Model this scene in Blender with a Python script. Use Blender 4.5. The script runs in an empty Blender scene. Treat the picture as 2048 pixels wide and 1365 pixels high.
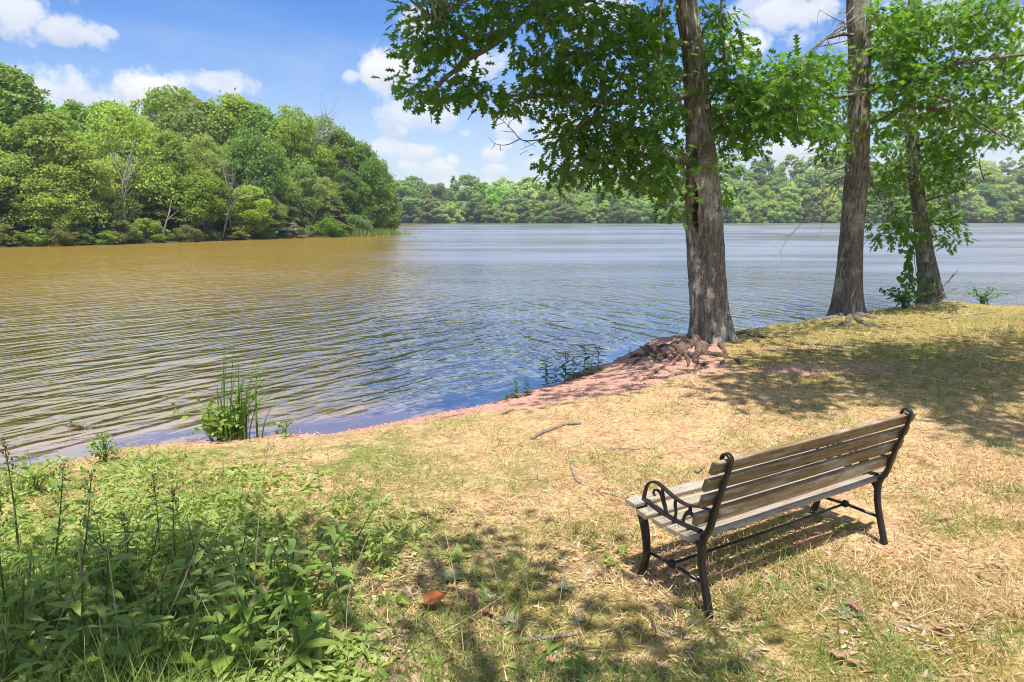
import bpy, math, random
import numpy as np
from math import radians, sin, cos, pi

SC = bpy.context.scene
COL = SC.collection
RNG = np.random.default_rng(7)
random.seed(7)

# ------------------------------------------------------------------ camera, sky, sun, exposure
CAM_H, F, CX, CY, PITCH = 1.98, 1400.0, 1024.0, 682.5, radians(10.0)
cam = bpy.data.cameras.new('camera')
cam.sensor_width = 36.0
cam.lens = F / 2048 * 36
cam.clip_start = 0.05
cam.clip_end = 3000
cam_o = bpy.data.objects.new('camera', cam)
COL.objects.link(cam_o)
cam_o.location = (0, 0, CAM_H)
cam_o.rotation_euler = (radians(90) - PITCH, 0, 0)
SC.camera = cam_o

SUN_EL = radians(70)
sun = bpy.data.lights.new('sun', 'SUN')
sun.energy = 4.0
sun.angle = radians(0.53)
sun.color = (1.0, 0.955, 0.88)
sun_o = bpy.data.objects.new('sun', sun)
COL.objects.link(sun_o)
sun_o.rotation_euler = (radians(90) - SUN_EL, 0, radians(2))
sun_o.location = (0, -20, 40)

SC.view_settings.view_transform = 'Standard'
SC.view_settings.look = 'None'
SC.view_settings.gamma = 1.0
SC.view_settings.exposure = 1.0
SC.view_settings.use_curve_mapping = False
SC.render.engine = 'CYCLES'
SC.cycles.use_denoising = True
SC.cycles.pixel_filter_type = 'BLACKMAN_HARRIS'
SC.cycles.filter_width = 1.05
SC.cycles.max_bounces = 8
SC.cycles.transparent_max_bounces = 8
SC.cycles.transmission_bounces = 4
SC.cycles.glossy_bounces = 3
SC.cycles.diffuse_bounces = 3
SC.cycles.caustics_reflective = False
SC.cycles.caustics_refractive = False


def ray(px, py):
    x = (px - CX) / F
    y = -(py - CY) / F
    return np.array([x, cos(PITCH) + y * sin(PITCH), -sin(PITCH) + y * cos(PITCH)])


def at_z(px, py, z=0.0):
    r = ray(px, py)
    return np.array([0, 0, CAM_H]) + r * ((z - CAM_H) / r[2])


def at_y(px, py, Y):
    r = ray(px, py)
    return np.array([0, 0, CAM_H]) + r * (Y / r[1])


def az_el(px, py):
    r = ray(px, py)
    return math.atan2(r[0], r[1]), math.atan2(r[2], math.hypot(r[0], r[1]))


# ------------------------------------------------------------------ node helpers
class NT:
    def __init__(self, tree):
        self.t = tree
        self.n = tree.nodes
        self.l = tree.links

    def node(self, kind, **kw):
        n = self.n.new(kind)
        for k, v in kw.items():
            setattr(n, k, v)
        return n

    def put(self, socket, v):
        if hasattr(v, 'is_linked') or isinstance(v, bpy.types.NodeSocket):
            self.l.new(v, socket)
        else:
            socket.default_value = v

    def math(self, op, a, b=None, c=None, clamp=False):
        n = self.node('ShaderNodeMath', operation=op, use_clamp=clamp)
        self.put(n.inputs[0], a)
        if b is not None:
            self.put(n.inputs[1], b)
        if c is not None:
            self.put(n.inputs[2], c)
        return n.outputs[0]

    def ramp(self, v, a, b, lo=0.0, hi=1.0, smooth=True):
        n = self.node('ShaderNodeMapRange')
        n.interpolation_type = 'SMOOTHSTEP' if smooth else 'LINEAR'
        self.put(n.inputs['Value'], v)
        self.put(n.inputs['From Min'], a)
        self.put(n.inputs['From Max'], b)
        self.put(n.inputs['To Min'], lo)
        self.put(n.inputs['To Max'], hi)
        return n.outputs['Result']

    def mix(self, f, a, b, blend='MIX'):
        n = self.node('ShaderNodeMix', data_type='RGBA', blend_type=blend)
        self.put(n.inputs[0], f)
        self.put(n.inputs[6], a if not isinstance(a, tuple) or len(a) == 4 else (*a, 1))
        self.put(n.inputs[7], b if not isinstance(b, tuple) or len(b) == 4 else (*b, 1))
        return n.outputs[2]

    def noise(self, vec, scale, detail=3.0, rough=0.55, dist=0.0):
        n = self.node('ShaderNodeTexNoise')
        n.inputs['Scale'].default_value = scale
        n.inputs['Detail'].default_value = detail
        n.inputs['Roughness'].default_value = rough
        n.inputs['Distortion'].default_value = dist
        if vec is not None:
            self.l.new(vec, n.inputs['Vector'])
        return n.outputs['Fac']

    def mapping(self, vec, scale=(1, 1, 1), rot=(0, 0, 0), loc=(0, 0, 0)):
        n = self.node('ShaderNodeMapping')
        n.inputs['Scale'].default_value = scale
        n.inputs['Rotation'].default_value = rot
        n.inputs['Location'].default_value = loc
        self.l.new(vec, n.inputs['Vector'])
        return n.outputs['Vector']

    def coord(self, which='Object'):
        return self.node('ShaderNodeTexCoord').outputs[which]

    def position(self):
        return self.node('ShaderNodeNewGeometry').outputs['Position']

    def attr(self, name):
        return self.node('ShaderNodeAttribute', attribute_name=name).outputs['Fac']

    def bump(self, h, strength=0.5, distance=0.02, normal=None):
        n = self.node('ShaderNodeBump')
        self.put(n.inputs['Strength'], strength)
        n.inputs['Distance'].default_value = distance
        self.l.new(h, n.inputs['Height'])
        if normal is not None:
            self.l.new(normal, n.inputs['Normal'])
        return n.outputs['Normal']


def new_mat(name):
    m = bpy.data.materials.new(name)
    m.use_nodes = True
    t = NT(m.node_tree)
    t.n.clear()
    out = t.node('ShaderNodeOutputMaterial')
    return m, t, out


def principled(t, out, color, rough=0.7, normal=None, metal=0.0, spec=0.5):
    p = t.node('ShaderNodeBsdfPrincipled')
    t.put(p.inputs['Base Color'], (*color, 1) if isinstance(color, tuple) and len(color) == 3 else color)
    t.put(p.inputs['Roughness'], rough)
    p.inputs['Metallic'].default_value = metal
    p.inputs['Specular IOR Level'].default_value = spec
    if normal is not None:
        t.l.new(normal, p.inputs['Normal'])
    t.l.new(p.outputs[0], out.inputs['Surface'])
    return p


# ------------------------------------------------------------------ world
world = bpy.data.worlds.new('World')
SC.world = world
world.use_nodes = True
wt = NT(world.node_tree)
wt.n.clear()
w_out = wt.node('ShaderNodeOutputWorld')
w_bg = wt.node('ShaderNodeBackground')
w_bg.inputs['Strength'].default_value = 0.14
sky = wt.node('ShaderNodeTexSky', sky_type='NISHITA')
sky.sun_disc = False
sky.sun_elevation = SUN_EL
sky.sun_rotation = radians(180)
sky.altitude = 100
sky.air_density = 1.0
sky.dust_density = 0.6
sky.ozone_density = 2.5
wdir = wt.coord('Generated')
sep = wt.node('ShaderNodeSeparateXYZ')
wt.l.new(wdir, sep.inputs[0])
az = wt.math('ARCTAN2', sep.outputs[0], sep.outputs[1])
el = wt.math('ARCSINE', sep.outputs[2])
# wobble that makes billowed cloud edges
wn1 = wt.noise(wdir, 24.0, 8.0, 0.66)
wn2 = wt.noise(wdir, 9.0, 3.0, 0.5)
wob = wt.math('ADD', wt.math('MULTIPLY', wt.math('SUBTRACT', wn1, 0.5), 2.4),
              wt.math('MULTIPLY', wt.math('SUBTRACT', wn2, 0.5), 1.5))
CLOUDS = [  # pixel centre, half width, half height, density
    (20, 10, 75, 62, 0.85), (135, 62, 75, 30, 0.8), (215, 66, 26, 14, 0.6),
    (60, 185, 190, 60, 0.8), (285, 180, 80, 42, 1.0), (430, 168, 90, 32, 0.75), (180, 205, 200, 30, 0.75),
    (765, 135, 72, 45, 1.0), (830, 45, 45, 35, 0.85), (850, 235, 92, 34, 0.7), (930, 268, 22, 14, 0.6),
    (965, 128, 70, 42, 0.7), (845, 305, 52, 26, 1.0), (880, 335, 60, 28, 0.95), (770, 297, 50, 20, 0.75),
    (975, 308, 45, 22, 0.95), (985, 338, 45, 14, 0.85), (1030, 252, 60, 28, 0.75), (1110, 265, 60, 40, 0.85),
    (1120, 245, 40, 24, 0.9), (1500, 90, 45, 40, 0.9), (1600, 20, 110, 45, 0.85), (1580, 300, 120, 50, 0.9),
    (1210, 320, 120, 40, 0.85), (1790, 60, 200, 60, 0.6), (1980, 230, 200, 60, 0.7), (2000, 330, 140, 40, 0.6),
    (900, 395, 260, 35, 0.6), (1190, 30, 90, 60, 0.6), (1500, 20, 60, 40, 0.6), (1500, 380, 300, 40, 0.7),
    (700, 150, 30, 20, 0.7), (800, 262, 26, 14, 0.7), (905, 322, 30, 22, 1.0), (820, 330, 30, 16, 0.8), (1060, 215, 34, 18, 0.7), (1010, 290, 26, 14, 0.8),
    (1075, 330, 50, 26, 0.85), (1650, 330, 130, 30, 0.8), (600, 330, 120, 26, 0.7), (1000, 372, 300, 24, 0.7),
    # unseen clouds above the frame, added for the lake to reflect
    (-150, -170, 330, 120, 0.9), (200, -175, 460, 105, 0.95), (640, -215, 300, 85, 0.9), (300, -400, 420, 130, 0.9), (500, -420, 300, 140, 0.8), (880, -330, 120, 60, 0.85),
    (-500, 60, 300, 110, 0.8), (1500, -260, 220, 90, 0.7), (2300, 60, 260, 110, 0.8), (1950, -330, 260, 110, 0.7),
]
mask = None
under = None
for (px, py, rx, ry, dens) in CLOUDS:
    a0, e0 = az_el(px, py)
    kc = 0.93 if 690 < px < 1250 and py > 0 else 0.86
    ra, re = rx / F * kc, ry / F * kc
    dx = wt.math('DIVIDE', wt.math('SUBTRACT', az, a0), ra)
    dy = wt.math('DIVIDE', wt.math('SUBTRACT', el, e0), re)
    d2 = wt.math('ADD', wt.math('MULTIPLY', dx, dx), wt.math('MULTIPLY', dy, dy))
    d = wt.math('SUBTRACT', wt.math('SQRT', d2), wob)
    m = wt.ramp(d, 1.0, 0.4, 0.0, dens)
    lo = wt.math('MULTIPLY', m, wt.ramp(dy, -0.9, 0.35, 1.0, 0.0))
    mask = m if mask is None else wt.math('MAXIMUM', mask, m)
    under = lo if under is None else wt.math('MAXIMUM', under, lo)
# thin high veil everywhere
CLOUD_SEED = (11.1, 0.4, 6.0)  # offset picked so an unseen blue gap reflects in the water
plane = wt.node('ShaderNodeVectorMath', operation='DIVIDE')
wt.l.new(wdir, plane.inputs[0])
comb = wt.node('ShaderNodeCombineXYZ')
zz = wt.math('ADD', wt.math('MAXIMUM', sep.outputs[2], 0.0), 0.12)
for i in range(3):
    wt.l.new(zz, comb.inputs[i])
wt.l.new(comb.outputs[0], plane.inputs[1])
veil = wt.noise(plane.outputs[0], 0.9, 6.0, 0.6, 0.6)
veil = wt.ramp(veil, 0.45, 0.85, 0.0, 0.16)
unseen_cl = wt.noise(wt.mapping(plane.outputs[0], (1, 1, 1), (0, 0, 0), CLOUD_SEED), 1.5, 7.0, 0.58)
unseen_cl = wt.math('MULTIPLY', wt.ramp(unseen_cl, 0.44, 0.57, 0.0, 0.95), wt.ramp(el, 0.31, 0.42, 0.0, 1.0))  # unseen cloud cover, added to lift the fill and the lake reflections
allmask = wt.math('MAXIMUM', mask, wt.math('MAXIMUM', veil, unseen_cl))
grade = wt.mix(wt.ramp(el, 0.08, 0.34), (0.53, 0.53, 0.59, 1), (0.115, 0.36, 0.67, 1))
sky2 = wt.mix(1.0, sky.outputs[0], grade, 'MULTIPLY')
cshade = wt.math('ADD', wt.math('MULTIPLY', under, 0.6), wt.ramp(wt.noise(wdir, 17.0, 5.0, 0.6), 0.42, 0.72, 0.0, 0.45), clamp=True)
cl_col = wt.mix(cshade, (3.75, 3.78, 3.82, 1), (2.25, 2.42, 2.9, 1))
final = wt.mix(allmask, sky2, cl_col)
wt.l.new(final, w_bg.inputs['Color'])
wt.l.new(w_bg.outputs[0], w_out.inputs['Surface'])


# ------------------------------------------------------------------ numpy noise
def _hash(ix, iy, iz):
    v = np.sin(ix * 127.1 + iy * 311.7 + iz * 74.7) * 43758.5453
    return v - np.floor(v)


def vnoise(x, y, z=0.0):
    x = np.asarray(x, float); y = np.asarray(y, float); z = np.asarray(z, float) + 0 * x
    ix, iy, iz = np.floor(x), np.floor(y), np.floor(z)
    fx, fy, fz = x - ix, y - iy, z - iz
    fx = fx * fx * (3 - 2 * fx); fy = fy * fy * (3 - 2 * fy); fz = fz * fz * (3 - 2 * fz)
    r = 0
    for a in (0, 1):
        for b in (0, 1):
            for c in (0, 1):
                wgt = (fx if a else 1 - fx) * (fy if b else 1 - fy) * (fz if c else 1 - fz)
                r = r + wgt * _hash(ix + a, iy + b, iz + c)
    return r


def fbm(x, y, z=0.0, o=4):
    r, a, s = 0, 0.5, 0
    for i in range(o):
        r = r + a * vnoise(np.asarray(x) * 2 ** i + 17.3 * i, np.asarray(y) * 2 ** i - 9.1 * i, np.asarray(z) * 2 ** i)
        s += a
        a *= 0.5
    return r / s


def sstep(x, a, b):
    t = np.clip((np.asarray(x, float) - a) / (b - a), 0, 1)
    return t * t * (3 - 2 * t)


# ------------------------------------------------------------------ mesh helpers
def mesh_np(name, V, Fc, smooth=False):
    """V (n,3); Fc (m,k) all faces with k corners"""
    V = np.asarray(V, np.float32)
    Fc = np.asarray(Fc, np.int32)
    me = bpy.data.meshes.new(name)
    k = Fc.shape[1]
    me.vertices.add(len(V))
    me.vertices.foreach_set('co', V.ravel())
    me.loops.add(Fc.size)
    me.loops.foreach_set('vertex_index', Fc.ravel())
    me.polygons.add(len(Fc))
    me.polygons.foreach_set('loop_start', np.arange(0, Fc.size, k, dtype=np.int32))
    me.polygons.foreach_set('use_smooth', np.full(len(Fc), smooth, bool))
    me.update(calc_edges=True)
    me.validate()
    return me


class MB:
    def __init__(self):
        self.v = []
        self.f = []

    def add(self, vs, fs):
        o = len(self.v)
        self.v += [tuple(p) for p in vs]
        self.f += [tuple(i + o for i in q) for q in fs]
        return self

    def mesh(self, name, smooth=False):
        me = bpy.data.meshes.new(name)
        me.from_pydata(self.v, [], self.f)
        if smooth:
            me.polygons.foreach_set('use_smooth', [True] * len(me.polygons))
        me.update()
        return me

    def build(self, name, mat, parent=None, smooth=False):
        return link(name, self.mesh(name, smooth), mat, parent)


def link(name, me, mat=None, parent=None):
    o = bpy.data.objects.new(name, me)
    COL.objects.link(o)
    if mat is not None and len(me.materials) == 0:
        me.materials.append(mat)
    if parent is not None:
        o.parent = parent
    return o


def empty(name, loc, rz=0.0):
    o = bpy.data.objects.new(name, None)
    o.empty_display_size = 0.2
    COL.objects.link(o)
    o.location = tuple(float(c) for c in loc)
    o.rotation_euler = (0, 0, rz)
    return o


def tag(o, label=None, cat=None, group=None, kind=None):
    for k, v in (('label', label), ('category', cat), ('group', group), ('kind', kind)):
        if v:
            o[k] = v
    return o


def copy_tree(o, parent=None):
    c = o.copy()
    COL.objects.link(c)
    if parent is not None:
        c.parent = parent
    for ch in o.children:
        copy_tree(ch, c)
    return c


def tube(mb, pts, rad, sides=6, cap=True, flat=1.0):
    pts = [np.asarray(p, float) for p in pts]
    n = len(pts)
    if not hasattr(rad, '__len__'):
        rad = [rad] * n
    tang = []
    for i in range(n):
        d = pts[min(i + 1, n - 1)] - pts[max(i - 1, 0)]
        tang.append(d / (np.linalg.norm(d) + 1e-9))
    ref = np.array([0, 0, 1.0]) if abs(tang[0][2]) < 0.9 else np.array([1.0, 0, 0])
    u = np.cross(tang[0], ref); u /= np.linalg.norm(u)
    vs, fs = [], []
    for i in range(n):
        u = u - tang[i] * u.dot(tang[i]); u /= (np.linalg.norm(u) + 1e-9)
        w = np.cross(tang[i], u)
        for k in range(sides):
            a = 2 * pi * k / sides
            vs.append(pts[i] + rad[i] * (u * cos(a) + w * sin(a) * flat))
    for i in range(n - 1):
        for k in range(sides):
            k2 = (k + 1) % sides
            fs.append((i * sides + k, i * sides + k2, (i + 1) * sides + k2, (i + 1) * sides + k))
    if cap:
        fs.append(tuple(range(sides - 1, -1, -1)))
        fs.append(tuple((n - 1) * sides + k for k in range(sides)))
    mb.add(vs, fs)


def smooth_path(pts, n):
    """Catmull-Rom through pts, n samples"""
    P = [np.asarray(p, float) for p in pts]
    P = [2 * P[0] - P[1]] + P + [2 * P[-1] - P[-2]]
    out = []
    segs = len(P) - 3
    for s in np.linspace(0, segs - 1e-6, n):
        i = int(s); t = s - i
        p0, p1, p2, p3 = P[i:i + 4]
        out.append(0.5 * ((2 * p1) + (-p0 + p2) * t + (2 * p0 - 5 * p1 + 4 * p2 - p3) * t * t + (-p0 + 3 * p1 - 3 * p2 + p3) * t ** 3))
    return out


def basis(axis, normal):
    """arrays (n,3): returns (n,3,3) with columns side, axis, normal"""
    a = axis / (np.linalg.norm(axis, axis=1, keepdims=True) + 1e-9)
    s = np.cross(a, normal)
    s /= (np.linalg.norm(s, axis=1, keepdims=True) + 1e-9)
    nn = np.cross(s, a)
    return np.stack([s, a, nn], axis=2)


def scatter_mesh(name, tmpl, P, axis, normal, scale, smooth=False):
    tv, tf = np.asarray(tmpl[0], float), np.asarray(tmpl[1], int)
    B = basis(axis, normal)
    sc = np.asarray(scale, float)
    if sc.ndim == 1:
        sc = np.repeat(sc[:, None], 3, 1)
    loc = tv[None] * sc[:, None, :]
    V = np.einsum('nij,nkj->nki', B, loc) + P[:, None, :]
    Fc = tf[None] + (np.arange(len(P)) * len(tv))[:, None, None]
    return mesh_np(name, V.reshape(-1, 3), Fc.reshape(-1, tf.shape[1]), smooth)


def rand_dir(n, up=0.0, rng=RNG):
    v = rng.normal(size=(n, 3))
    v /= np.linalg.norm(v, axis=1, keepdims=True)
    v[:, 2] += up
    return v / np.linalg.norm(v, axis=1, keepdims=True)


# leaf templates (length 1 along +y, normal +z), triangles
def oak_template():
    v = [(0, -0.12, 0), (0, 0.0, 0), (0, 0.35, 0.0), (0, 0.65, -0.02), (0, 0.88, -0.07), (0, 1.0, -0.12)]
    f = []
    for s in (-1, 1):
        o = len(v)
        v += [(s * 0.07, 0.06, .01), (s * 0.09, 0.30, .015), (s * 0.10, 0.56, .01), (s * 0.08, 0.82, -.04),
              (s * 0.31, 0.24, .05), (s * 0.40, 0.54, .05), (s * 0.27, 0.84, -.02)]
        tri = [(1, o, o + 1), (1, o + 1, 2), (2, o + 1, o + 2), (2, o + 2, 3), (3, o + 2, o + 3), (3, o + 3, 4),
               (4, o + 3, 5), (o, o + 4, o + 1), (o + 1, o + 5, o + 2), (o + 2, o + 6, o + 3)]
        f += tri if s > 0 else [t[::-1] for t in tri]
    return v, f


def lance_template(w=0.16, bend=0.25, fold=0.05):
    ys = [0, 0.2, 0.45, 0.72, 1.0]
    ws = [0.15, 0.8, 1.0, 0.62, 0.0]
    v, f = [], []
    for y, q in zip(ys, ws):
        z = -bend * y * y
        v += [(-w * q, y, z + fold * q), (0, y, z), (w * q, y, z + fold * q)]
    for i in range(4):
        for k in (0, 1):
            a, b, c, d = 3 * i + k, 3 * i + k + 1, 3 * i + k + 4, 3 * i + k + 3
            f += [(a, b, c), (a, c, d)]
    return v, f


CARD = ([(-0.36, 0.15, 0.05), (0, -0.1, -0.03), (0.36, 0.2, 0.06), (0.05, 1.0, -0.06), (-0.3, 0.7, 0.0), (0.33, 0.66, 0.03)],
        [(1, 2, 5), (1, 5, 3), (1, 3, 4), (1, 4, 0)])
SPRIG = ([(0, -0.15, 0), (0.42, 0.35, 0.08), (0, 1.0, -0.08), (-0.42, 0.4, 0.06)], [(0, 1, 2), (0, 2, 3)])
OAK = oak_template()
LANCE = lance_template()
OVATE = lance_template(0.27, 0.2, 0.05)
BLADE = ([(-0.5, 0, 0), (0.5, 0, 0), (-0.4, 0.5, 0.08), (0.4, 0.5, 0.08), (0.0, 1.0, 0.0)], [(0, 1, 3), (0, 3, 2), (2, 3, 4)])


# ------------------------------------------------------------------ materials
def leaf_mat(name, c1, c2, trans=0.45, rough=0.45, hue_obj=0.0, tcol=None, spec=0.35):
    m, t, out = new_mat(name)
    geo = t.node('ShaderNodeNewGeometry')
    rnd = geo.outputs['Random Per Island']
    col = t.mix(rnd, c1, c2)
    if hue_obj > 0:
        oi = t.node('ShaderNodeObjectInfo')
        hsv = t.node('ShaderNodeHueSaturation')
        t.put(hsv.inputs['Hue'], t.ramp(oi.outputs['Random'], 0, 1, 0.5 - 0.05 * hue_obj, 0.5 + 0.008 * hue_obj, False))
        t.put(hsv.inputs['Saturation'], t.ramp(t.math('FRACT', t.math('MULTIPLY', oi.outputs['Random'], 7.31)), 0, 1, 1 - .25 * hue_obj, 1 + .1 * hue_obj, False))
        t.put(hsv.inputs['Value'], t.ramp(t.math('FRACT', t.math('MULTIPLY', oi.outputs['Random'], 13.7)), 0, 1, 1 - .35 * hue_obj, 1 + .35 * hue_obj, False))
        t.l.new(col, hsv.inputs['Color'])
        col = hsv.outputs[0]
    p = t.node('ShaderNodeBsdfPrincipled')
    t.l.new(col, p.inputs['Base Color'])
    p.inputs['Roughness'].default_value = rough
    p.inputs['Specular IOR Level'].default_value = spec
    tr = t.node('ShaderNodeBsdfTranslucent')
    tc = t.mix(1.0, col, (*(tcol or (1.5, 1.55, 0.7)), 1), 'MULTIPLY')
    t.l.new(tc, tr.inputs['Color'])
    mx = t.node('ShaderNodeMixShader')
    mx.inputs[0].default_value = trans
    t.l.new(p.outputs[0], mx.inputs[1])
    t.l.new(tr.outputs[0], mx.inputs[2])
    t.l.new(mx.outputs[0], out.inputs['Surface'])
    return m


def bark_mat(name, c_dark, c_light, c_lichen, scale=1.0, lichen=0.3):
    m, t, out = new_mat(name)
    pos = t.coord('Object')
    st = t.mapping(pos, (9 * scale, 9 * scale, 2.2 * scale))
    n1 = t.noise(st, 2.2, 6, 0.65, 0.4)
    n2 = t.noise(pos, 26 * scale, 4, 0.6)
    n3 = t.noise(pos, 2.3, 4, 0.6)
    col = t.mix(t.ramp(n1, 0.35, 0.66), c_dark, c_light)
    col = t.mix(t.ramp(t.noise(pos, 0.9, 3, 0.5), 0.40, 0.62, 0.55, 0.0), col, c_dark)
    col = t.mix(t.math('MULTIPLY', t.ramp(n3, 0.55, 0.68), lichen), col, c_lichen)
    col = t.mix(t.math('MULTIPLY', t.ramp(n2, 0.5, 0.75), 0.35), col, tuple(x * 1.5 for x in c_light))
    h = t.math('ADD', n1, t.math('MULTIPLY', n2, 0.35))
    principled(t, out, col, 0.9, t.bump(h, 0.9, 0.03), spec=0.15)
    return m


M = {}
M['oak_leaf'] = leaf_mat('oak_leaf', (0.058, 0.155, 0.02), (0.17, 0.31, 0.042), 0.55, 0.38)
M['oak_leaf_backlit'] = leaf_mat('oak_leaf_backlit', (0.08, 0.185, 0.026), (0.19, 0.325, 0.045), 0.55, 0.4)  # paler copy of the oak leaf, sunlit glow put into its colour
M['pen_leaf'] = leaf_mat('pen_leaf', (0.12, 0.23, 0.04), (0.25, 0.395, 0.075), 0.38, 0.5, 0.9)
M['pen_leaf_bright'] = leaf_mat('pen_leaf_bright', (0.19, 0.32, 0.045), (0.35, 0.48, 0.085), 0.4, 0.5, 0.6)
M['pen_leaf_olive'] = leaf_mat('pen_leaf_olive', (0.16, 0.19, 0.05), (0.28, 0.3, 0.09), 0.35, 0.6, 0.7)
M['far_leaf'] = leaf_mat('far_leaf', (0.190, 0.310, 0.075), (0.330, 0.470, 0.130), 0.35, 0.6, 1.0)
M['weed_leaf'] = leaf_mat('weed_leaf', (0.08, 0.2, 0.028), (0.26, 0.39, 0.07), 0.48, 0.42, 0.7)
M['cover_leaf'] = leaf_mat('cover_leaf', (0.2, 0.3, 0.06), (0.42, 0.46, 0.15), 0.38, 0.5)
M['shore_leaf'] = leaf_mat('shore_leaf', (0.060, 0.165, 0.055), (0.120, 0.270, 0.085), 0.35, 0.45, 0.3)
M['grey_leaf'] = leaf_mat('grey_leaf', (0.150, 0.210, 0.110), (0.260, 0.310, 0.180), 0.3, 0.7, 0.4)
M['vine_leaf'] = leaf_mat('vine_leaf', (0.063, 0.154, 0.028), (0.182, 0.308, 0.049), 0.4, 0.4, 0.3)
M['grass'] = leaf_mat('grass', (0.13, 0.21, 0.045), (0.34, 0.39, 0.12), 0.35, 0.5)
M['straw'] = leaf_mat('straw', (0.430, 0.285, 0.125), (0.740, 0.570, 0.320), 0.2, 0.6, tcol=(1.1, 1.0, 0.8))
M['moss'] = leaf_mat('moss', (0.19, 0.165, 0.035), (0.38, 0.32, 0.085), 0.25, 0.8, tcol=(1.2, 1.1, 0.6))
M['dead_leaf'] = leaf_mat('dead_leaf', (0.330, 0.170, 0.085), (0.520, 0.330, 0.210), 0.15, 0.7, 0.5, tcol=(1.2, 0.9, 0.6))
M['litter'] = leaf_mat('litter', (0.300, 0.170, 0.095), (0.680, 0.520, 0.390), 0.12, 0.75, tcol=(1.1, 0.9, 0.7))
M['reed'] = leaf_mat('reed', (0.070, 0.150, 0.025), (0.150, 0.240, 0.045), 0.35, 0.4)
M['bark_oak'] = bark_mat('bark_oak', (0.115, 0.095, 0.072), (0.45, 0.395, 0.32), (0.50, 0.52, 0.45), 1.0, 0.65)
M['bark_dark'] = bark_mat('bark_dark', (0.085, 0.072, 0.058), (0.33, 0.295, 0.245), (0.42, 0.45, 0.39), 1.2, 0.6)
M['bark_far'] = bark_mat('bark_far', (0.09, 0.075, 0.06), (0.28, 0.25, 0.21), (0.35, 0.35, 0.30), 0.4, 0.3)
M['dead_wood'] = bark_mat('dead_wood', (0.17, 0.15, 0.13), (0.38, 0.355, 0.32), (0.44, 0.42, 0.39), 1.5, 0.3)
M['root'] = bark_mat('root', (0.080, 0.052, 0.040), (0.30, 0.21, 0.155), (0.36, 0.32, 0.27), 1.5, 0.3)
M['stick'] = bark_mat('stick', (0.26, 0.19, 0.14), (0.55, 0.45, 0.36), (0.6, 0.55, 0.5), 4.0, 0.3)


def make_ground_mat():
    m, t, out = new_mat('ground')
    pos = t.position()
    dirt = t.attr('dirt'); green = t.attr('green'); wet = t.attr('wet'); mossy = t.attr('mossy')
    a = t.noise(pos, 0.9, 5, 0.6)
    b = t.noise(pos, 4.5, 6, 0.65)
    c = t.noise(pos, 23, 5, 0.7)
    d = t.noise(pos, 120, 3, 0.7)
    straw = t.mix(t.ramp(c, 0.35, 0.68), (0.40, 0.255, 0.115), (0.68, 0.495, 0.265))
    soil = t.mix(t.ramp(c, 0.35, 0.7), (0.42, 0.215, 0.125), (0.66, 0.405, 0.275))
    moss = t.mix(t.ramp(c, 0.35, 0.65), (0.17, 0.130, 0.028), (0.36, 0.285, 0.080))
    grn = t.mix(t.ramp(c, 0.35, 0.65), (0.12, 0.15, 0.035), (0.30, 0.30, 0.09))
    col = t.mix(t.ramp(b, 0.43, 0.58, 0, 0.95), straw, soil)
    mm = t.math('ADD', t.math('MULTIPLY', t.ramp(t.math('ADD', b, t.math('MULTIPLY', mossy, 0.25)), 0.53, 0.66), 0.75), 0.0, clamp=True)
    col = t.mix(mm, col, moss)
    gm = t.math('MULTIPLY', t.ramp(t.math('ADD', t.math('MULTIPLY', a, 0.8), t.math('MULTIPLY', b, 0.5)), 0.55, 0.75), green, clamp=True)
    col = t.mix(gm, col, grn)
    rd = t.mix(t.ramp(c, 0.3, 0.7), (0.44, 0.215, 0.160), (0.62, 0.365, 0.295))
    dm = t.ramp(t.math('ADD', dirt, t.math('MULTIPLY', t.math('SUBTRACT', b, 0.5), 0.9)), 0.35, 0.62)
    col = t.mix(dm, col, rd)
    speck = t.ramp(d, 0.62, 0.72, 0, 0.5)
    col = t.mix(speck, col, (0.66, 0.55, 0.42))
    dark = t.ramp(d, 0.38, 0.28, 0, 0.5)
    col = t.mix(dark, col, (0.16, 0.09, 0.05))
    col = t.mix(t.math('MULTIPLY', wet, 0.75), col, (0.16, 0.075, 0.055))
    h = t.math('ADD', t.math('ADD', t.math('MULTIPLY', c, 1.0), t.math('MULTIPLY', d, 0.45)), t.math('MULTIPLY', b, 1.5))
    principled(t, out, col, t.ramp(wet, 0, 1, 0.95, 0.45), t.bump(h, 0.8, 0.03), spec=0.12)
    return m


M['ground'] = make_ground_mat()


def make_bank_mat():
    m, t, out = new_mat('far_ground')
    pos = t.position()
    n = t.noise(pos, 0.8, 5, 0.6)
    col = t.mix(t.ramp(n, 0.4, 0.62), (0.055, 0.042, 0.025), (0.045, 0.065, 0.02))
    principled(t, out, col, 0.95, spec=0.1)
    return m


M['far_ground'] = make_bank_mat()


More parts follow.
